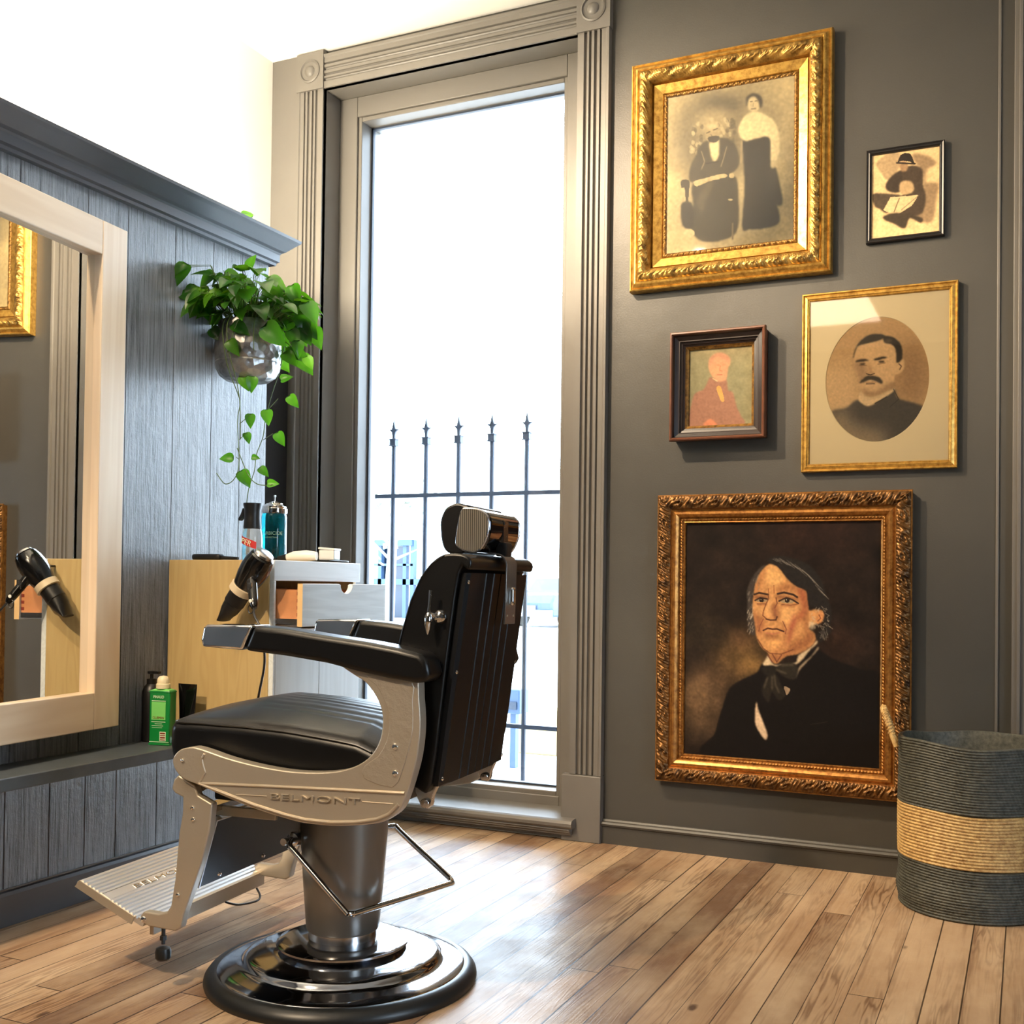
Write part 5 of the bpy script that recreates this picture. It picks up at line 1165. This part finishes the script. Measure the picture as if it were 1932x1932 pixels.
# column, base
b = MB(); b.lathe([(0, .445), (.111, .445), (.111, .37), (.1015, .235), (.0925, .128), (.091, .1235), (.0885, .1225), (.0885, .1215)], 64); C('column', b, 'column')
b = MB(); b.lathe([(.0865, .122), (.0865, .100), (.089, .097)], 64); C('column_collar', b, 'chrome_dim')
b = MB(); b.box(.092, .0945, -.0006, .0006, .128, .37); 
BP = [(.08, .103), (.10, .1015), (.145, .0985), (.158, .0965), (.166, .0925), (.1665, .088), (.160, .085), (.150, .083), (.155, .080), (.175, .077), (.215, .0705), (.236, .0665), (.244, .062), (.247, .056), (.252, .051), (.262, .0475), (.285, .043), (.305, .0375), (.314, .033), (.316, .028), (.316, .01)]
b = MB(); b.lathe(BP, 96); C('base_plate', b, 'base_chrome', ang=50)
b = MB(); b.lathe([(.30, .034), (.3135, .0355), (.320, .035), (.332, .028), (.3405, .017), (.3425, .008), (.340, 0), (.30, 0)], 96); C('rubber_ring', b, 'rubber')
# pump pedal
b = MB()
pth = smooth_path([(.098, .095, .353), (.086, .122, .347), (.060, .128, .328), (-.080, .150, .218), (-.092, .150, .2095), (-.101, .138, .2065), (-.112, .11, .206), (-.207, -.175, .207), (-.214, -.197, .209), (-.208, -.208, .214), (-.192, -.213, .225), (-.06, -.232, .312), (-.03, -.236, .335)], 5)
b.tube(pth, .0075, 12); C('pump_pedal', b, 'chrome')
b = MB(); b.tube([(.125, .050, .348), (.09, .03, .348), (.03, .01, .348)], .016, 14); b.lathe([(.0, 0), (.017, 0), (.017, .02), (.009, .024), (.009, .05), (0, .05)], 20, (.098, .060, .351), (Vector((1, 0, 0)), Vector((0, 0, 1)), Vector((.3, .95, 0)).normalized())); b.tube([(.098, .095, .353), (.04, -.08, .345), (-.03, -.236, .335)], .007, 10); C('pedal_bracket', b, 'chrome_dim')
# leg rest frame
LEG = [(.3120, .5288), (.3244, .518), (.3311, .4937), (.3214, .4844), (.2985, .4763), (.299, .4365), (.3075, .3882), (.317, .2762), (.3275, .2117), (.339, .1945), (.3628, .1879), (.4062, .1891), (.4156, .178), (.4153, .164), (.3909, .1548), (.3143, .1517), (.298, .1615), (.2916, .1919), (.2428, .323), (.2212, .4036), (.2156, .4668), (.2554, .4834), (.2652, .5064)]
for sg in (1, -1):
    b = MB(); b.prism(LEG, *((.240, .265) if sg > 0 else (-.265, -.240)), 'y'); lg = C('leg', b, 'castmetal', bevel=.004, seg=3)
    b = MB(); b.prism([(.2998, .440), (.2998, .4763), (.2985, .5), (.2156, .4668)], *((.2655, .267) if sg > 0 else (-.267, -.2655)), 'y')
    for a, z in ((.2697, .4527), (.2673, .4253), (.3068, .2404), (.4048, .1704)):
        m = MB(); r = .008 if a > .4 else .0052; m.lathe([(r, 0), (r, .001), (r*.8, .003), (0, .0045)], 16, (a, .2655*sg, z), (Vector((1, 0, 0)), Vector((0, 0, 1)), Vector((0, sg, 0)))); obj('bolt', m, 'chrome', lg, local=True)
    b = MB(); b.box(.08, .26, .195*sg-.005, .195*sg+.005, .425, .449); C('strut', b, 'castmetal', bevel=.002)
    if sg < 0: continue
    b = MB(); b.tube([(.358, .25*sg, .158), (.358, .25*sg, .112)], .005, 10); b.lathe([(.009, .122), (.009, .132), (.006, .133)], 6, (.358, .25*sg, 0)); b.lathe([(0, .074), (.015, .074), (.019, .079), (.0195, .094), (.017, .102), (.008, .106), (0, .107)], 24, (.358, .25*sg, 0)); C('levelling_foot', b, 'rubber')
# calf pad
cp = Matrix.Translation((.262, 0, .338)) @ Matrix.Rotation(R(-16), 4, 'Y')
b = MB(); b.xf = cp; b.rbox((.008, 0, 0), (.016, .222, .085), .010, 8); cpo = C('calf_pad', b, 'leather')
b = MB(); b.xf = cp; b.box(-.012, -.006, -.226, .226, -.086, .086); C('calf_pad_back', b, 'blackpanel')
b = MB(); b.xf = cp
for sg in (1, -1): b.box(-.013, .004, .226*sg-.002, .226*sg+.002, -.088, .088)
b.box(-.013, .004, -.226, .226, .085, .088); C('calf_pad_trim', b, 'alu')
for y in (.15, -.05):
    b = MB(); b.xf = cp; b.lathe([(.006, 0), (.004, .005), (0, .006)], 12, (-.012, y, -.07), (Vector((0, 1, 0)), Vector((0, 0, 1)), Vector((-1, 0, 0)))); C('screw', b, 'chrome')
# foot plate: ribs run across
Pa, Pb = Vector((.405, 0, .163)), Vector((.600, 0, .247)); PD = (Pb-Pa); PL = PD.length; PDn = PD.normalized(); PN = Vector((-PDn.z, 0, PDn.x))
nr = 17; pr = [(0, -.012)]
for k in range(nr):
    s0 = PL*k/nr; w_ = PL/nr; h0 = .0
    if k in (9, 10): pr += [(s0, .001), (s0+w_, .001)]
    else: pr += [(s0, -.0045), (s0+.10*w_, .0024), (s0+.62*w_, .0024), (s0+.74*w_, -.0045)]
pr += [(PL, -.0015), (PL+.006, -.008), (PL+.006, -.024), (PL, -.024), (PL-.002, -.014), (.006, -.014)]
b = MB(); b.prism([tuple((Pa+PDn*s+PN*h)[i] for i in (0, 2)) for s, h in pr], -.262, .262, 'y'); fp = C('foot_plate', b, 'alu', smooth=False)
b = MB(); b.prism([(.396, .163), (.407, .166), (.407, .126), (.396, .126)], -.262, .238, 'y')
for sg in (1, -1): b.prism([tuple((Pa+PDn*s+PN*h)[i] for i in (0, 2)) for s, h in ((.03, -.001), (PL, -.001), (PL+.006, -.022), (.03, -.022))], *((.262, .266) if sg > 0 else (-.266, -.262)), 'y')
obj('skirt', b, 'castmetal', fp, local=True, smooth=False)
t_ = text_mb('BELMONT', .021, tuple(Pa+PDn*(PL*9.15/nr)+PN*.001+Vector((0, .165, 0))), (0, -1, 0), tuple(PDn), .0016, width=.25); obj('lettering', t_, 'chrome_dim', fp, local=True, smooth=False)
b = MB(); b.tube(smooth_path([(.39, -.06, .128), (.375, -.10, .112), (.365, -.17, .104), (.37, -.20, .110), (.385, -.205, .13)], 5), .003, 8); C('tension_loop', b, 'blackmat')
b = MB(); b.tube([(.26, -.24, .50), (.26, .24, .50)], .010, 12); b.box(.23, .27, -.24, .24, .44, .455); C('pivot_bar', b, 'chrome_dim')

# ------------------------------------------------------------------ lamps (out of the picture)
def lamp_mesh(x, y, up=False):
    pass
def area(name, loc, rot, size, power, col, sy=None):
    l = bpy.data.lights.new(name, 'AREA'); l.energy = power; l.color = col; l.size = size; l.shape = 'RECTANGLE' if sy else 'DISK'
    if sy: l.size_y = sy
    o = bpy.data.objects.new(name, l); COL.objects.link(o); o.location = loc; o.rotation_euler = rot; return o
WARM = (1., .77, .52)
def spot(name, loc, tgt, power, ang=80, r=.05, col=WARM, blend=.6):
    l = bpy.data.lights.new(name, 'SPOT'); l.energy = power; l.color = col; l.spot_size = R(ang); l.spot_blend = blend; l.shadow_soft_size = r
    o = bpy.data.objects.new(name, l); COL.objects.link(o); o.location = loc; o.rotation_euler = (Vector(tgt)-Vector(loc)).to_track_quat('-Z', 'Y').to_euler(); return o
spot('warm_spot', (.40, -1.75, 3.28), (1.75, 0, 1.75), 600, 78, .045, blend=1.)
spot('warm_spot', (.65, -2.7, 3.12), (2.2, 0, 1.75), 330, 25, .045, blend=1.)  # narrow beam added to brighten the oval picture; position set from a glass glint
spot('warm_spot', (.60, -3.4, 3.28), (1.9, 0, .9), 50, 60, .05)
spot('warm_spot', (.6, -4.4, 3.28), (1.05, -1.8, .6), 560, 44, .04)
spot('warm_spot', (.42, -3.3, 3.28), (.15, -1.25, 1.0), 190, 50, .04)
def pnt(name, loc, power, r=.06, col=WARM):
    l = bpy.data.lights.new(name, 'POINT'); l.energy = power; l.color = col; l.shadow_soft_size = r
    o = bpy.data.objects.new(name, l); COL.objects.link(o); o.location = loc; return o
UP = (1., .86, .64)
for y_, w_ in ((-.85, 60), (-1.3, 90), (-2.0, 46), (-2.8, 46)): pnt('uplight_bulb', (-.28, y_, 2.42), w_, .05, UP)
area('ceiling_panel', (.9, -5.4, 3.34), (0, 0, 0), 1.2, 35, (1, .80, .58), 1.2)

# ------------------------------------------------------------------ world
w = bpy.data.worlds.new('sky'); scn.world = w; w.use_nodes = True
nt = w.node_tree; bg = nt.nodes['Background']; bg.inputs[0].default_value = (.66, .83, 1., 1); bg.inputs[1].default_value = 21.

# ------------------------------------------------------------------ camera
cam = bpy.data.cameras.new('camera'); co = bpy.data.objects.new('camera', cam); COL.objects.link(co)
yaw, pitch, roll, f, py_ = 4.37088359e-01, 1.61094558e-02, 1.27999671e-02, 2086.9, 1069.70
fwd = Vector((-math.sin(yaw)*math.cos(pitch), math.cos(yaw)*math.cos(pitch), math.sin(pitch)))
rgt = Vector((math.cos(yaw), math.sin(yaw), 0)); up_ = rgt.cross(fwd)
r2 = rgt*math.cos(roll)+up_*math.sin(roll); u2 = -rgt*math.sin(roll)+up_*math.cos(roll)
mt = Matrix((r2, u2, -fwd)).transposed().to_4x4(); mt.translation = (2.67581445, -4.08406074, 1.0)
co.matrix_world = mt
cam.sensor_width = 36; cam.sensor_fit = 'HORIZONTAL'; cam.lens = 36*f/1932.; cam.shift_y = (py_-966)/1932.; cam.clip_start = .05; cam.clip_end = 200
scn.camera = co
vs_ = scn.view_settings; vs_.view_transform = 'Standard'; vs_.look = 'None'; vs_.gamma = 1; vs_.exposure = -.25; vs_.use_curve_mapping = False
scn.cycles.max_bounces = 8; scn.cycles.diffuse_bounces = 4; scn.cycles.glossy_bounces = 5; scn.cycles.transmission_bounces = 8; scn.cycles.transparent_max_bounces = 12
scn.cycles.use_denoising = True
scn.cycles.sample_clamp_indirect = 8
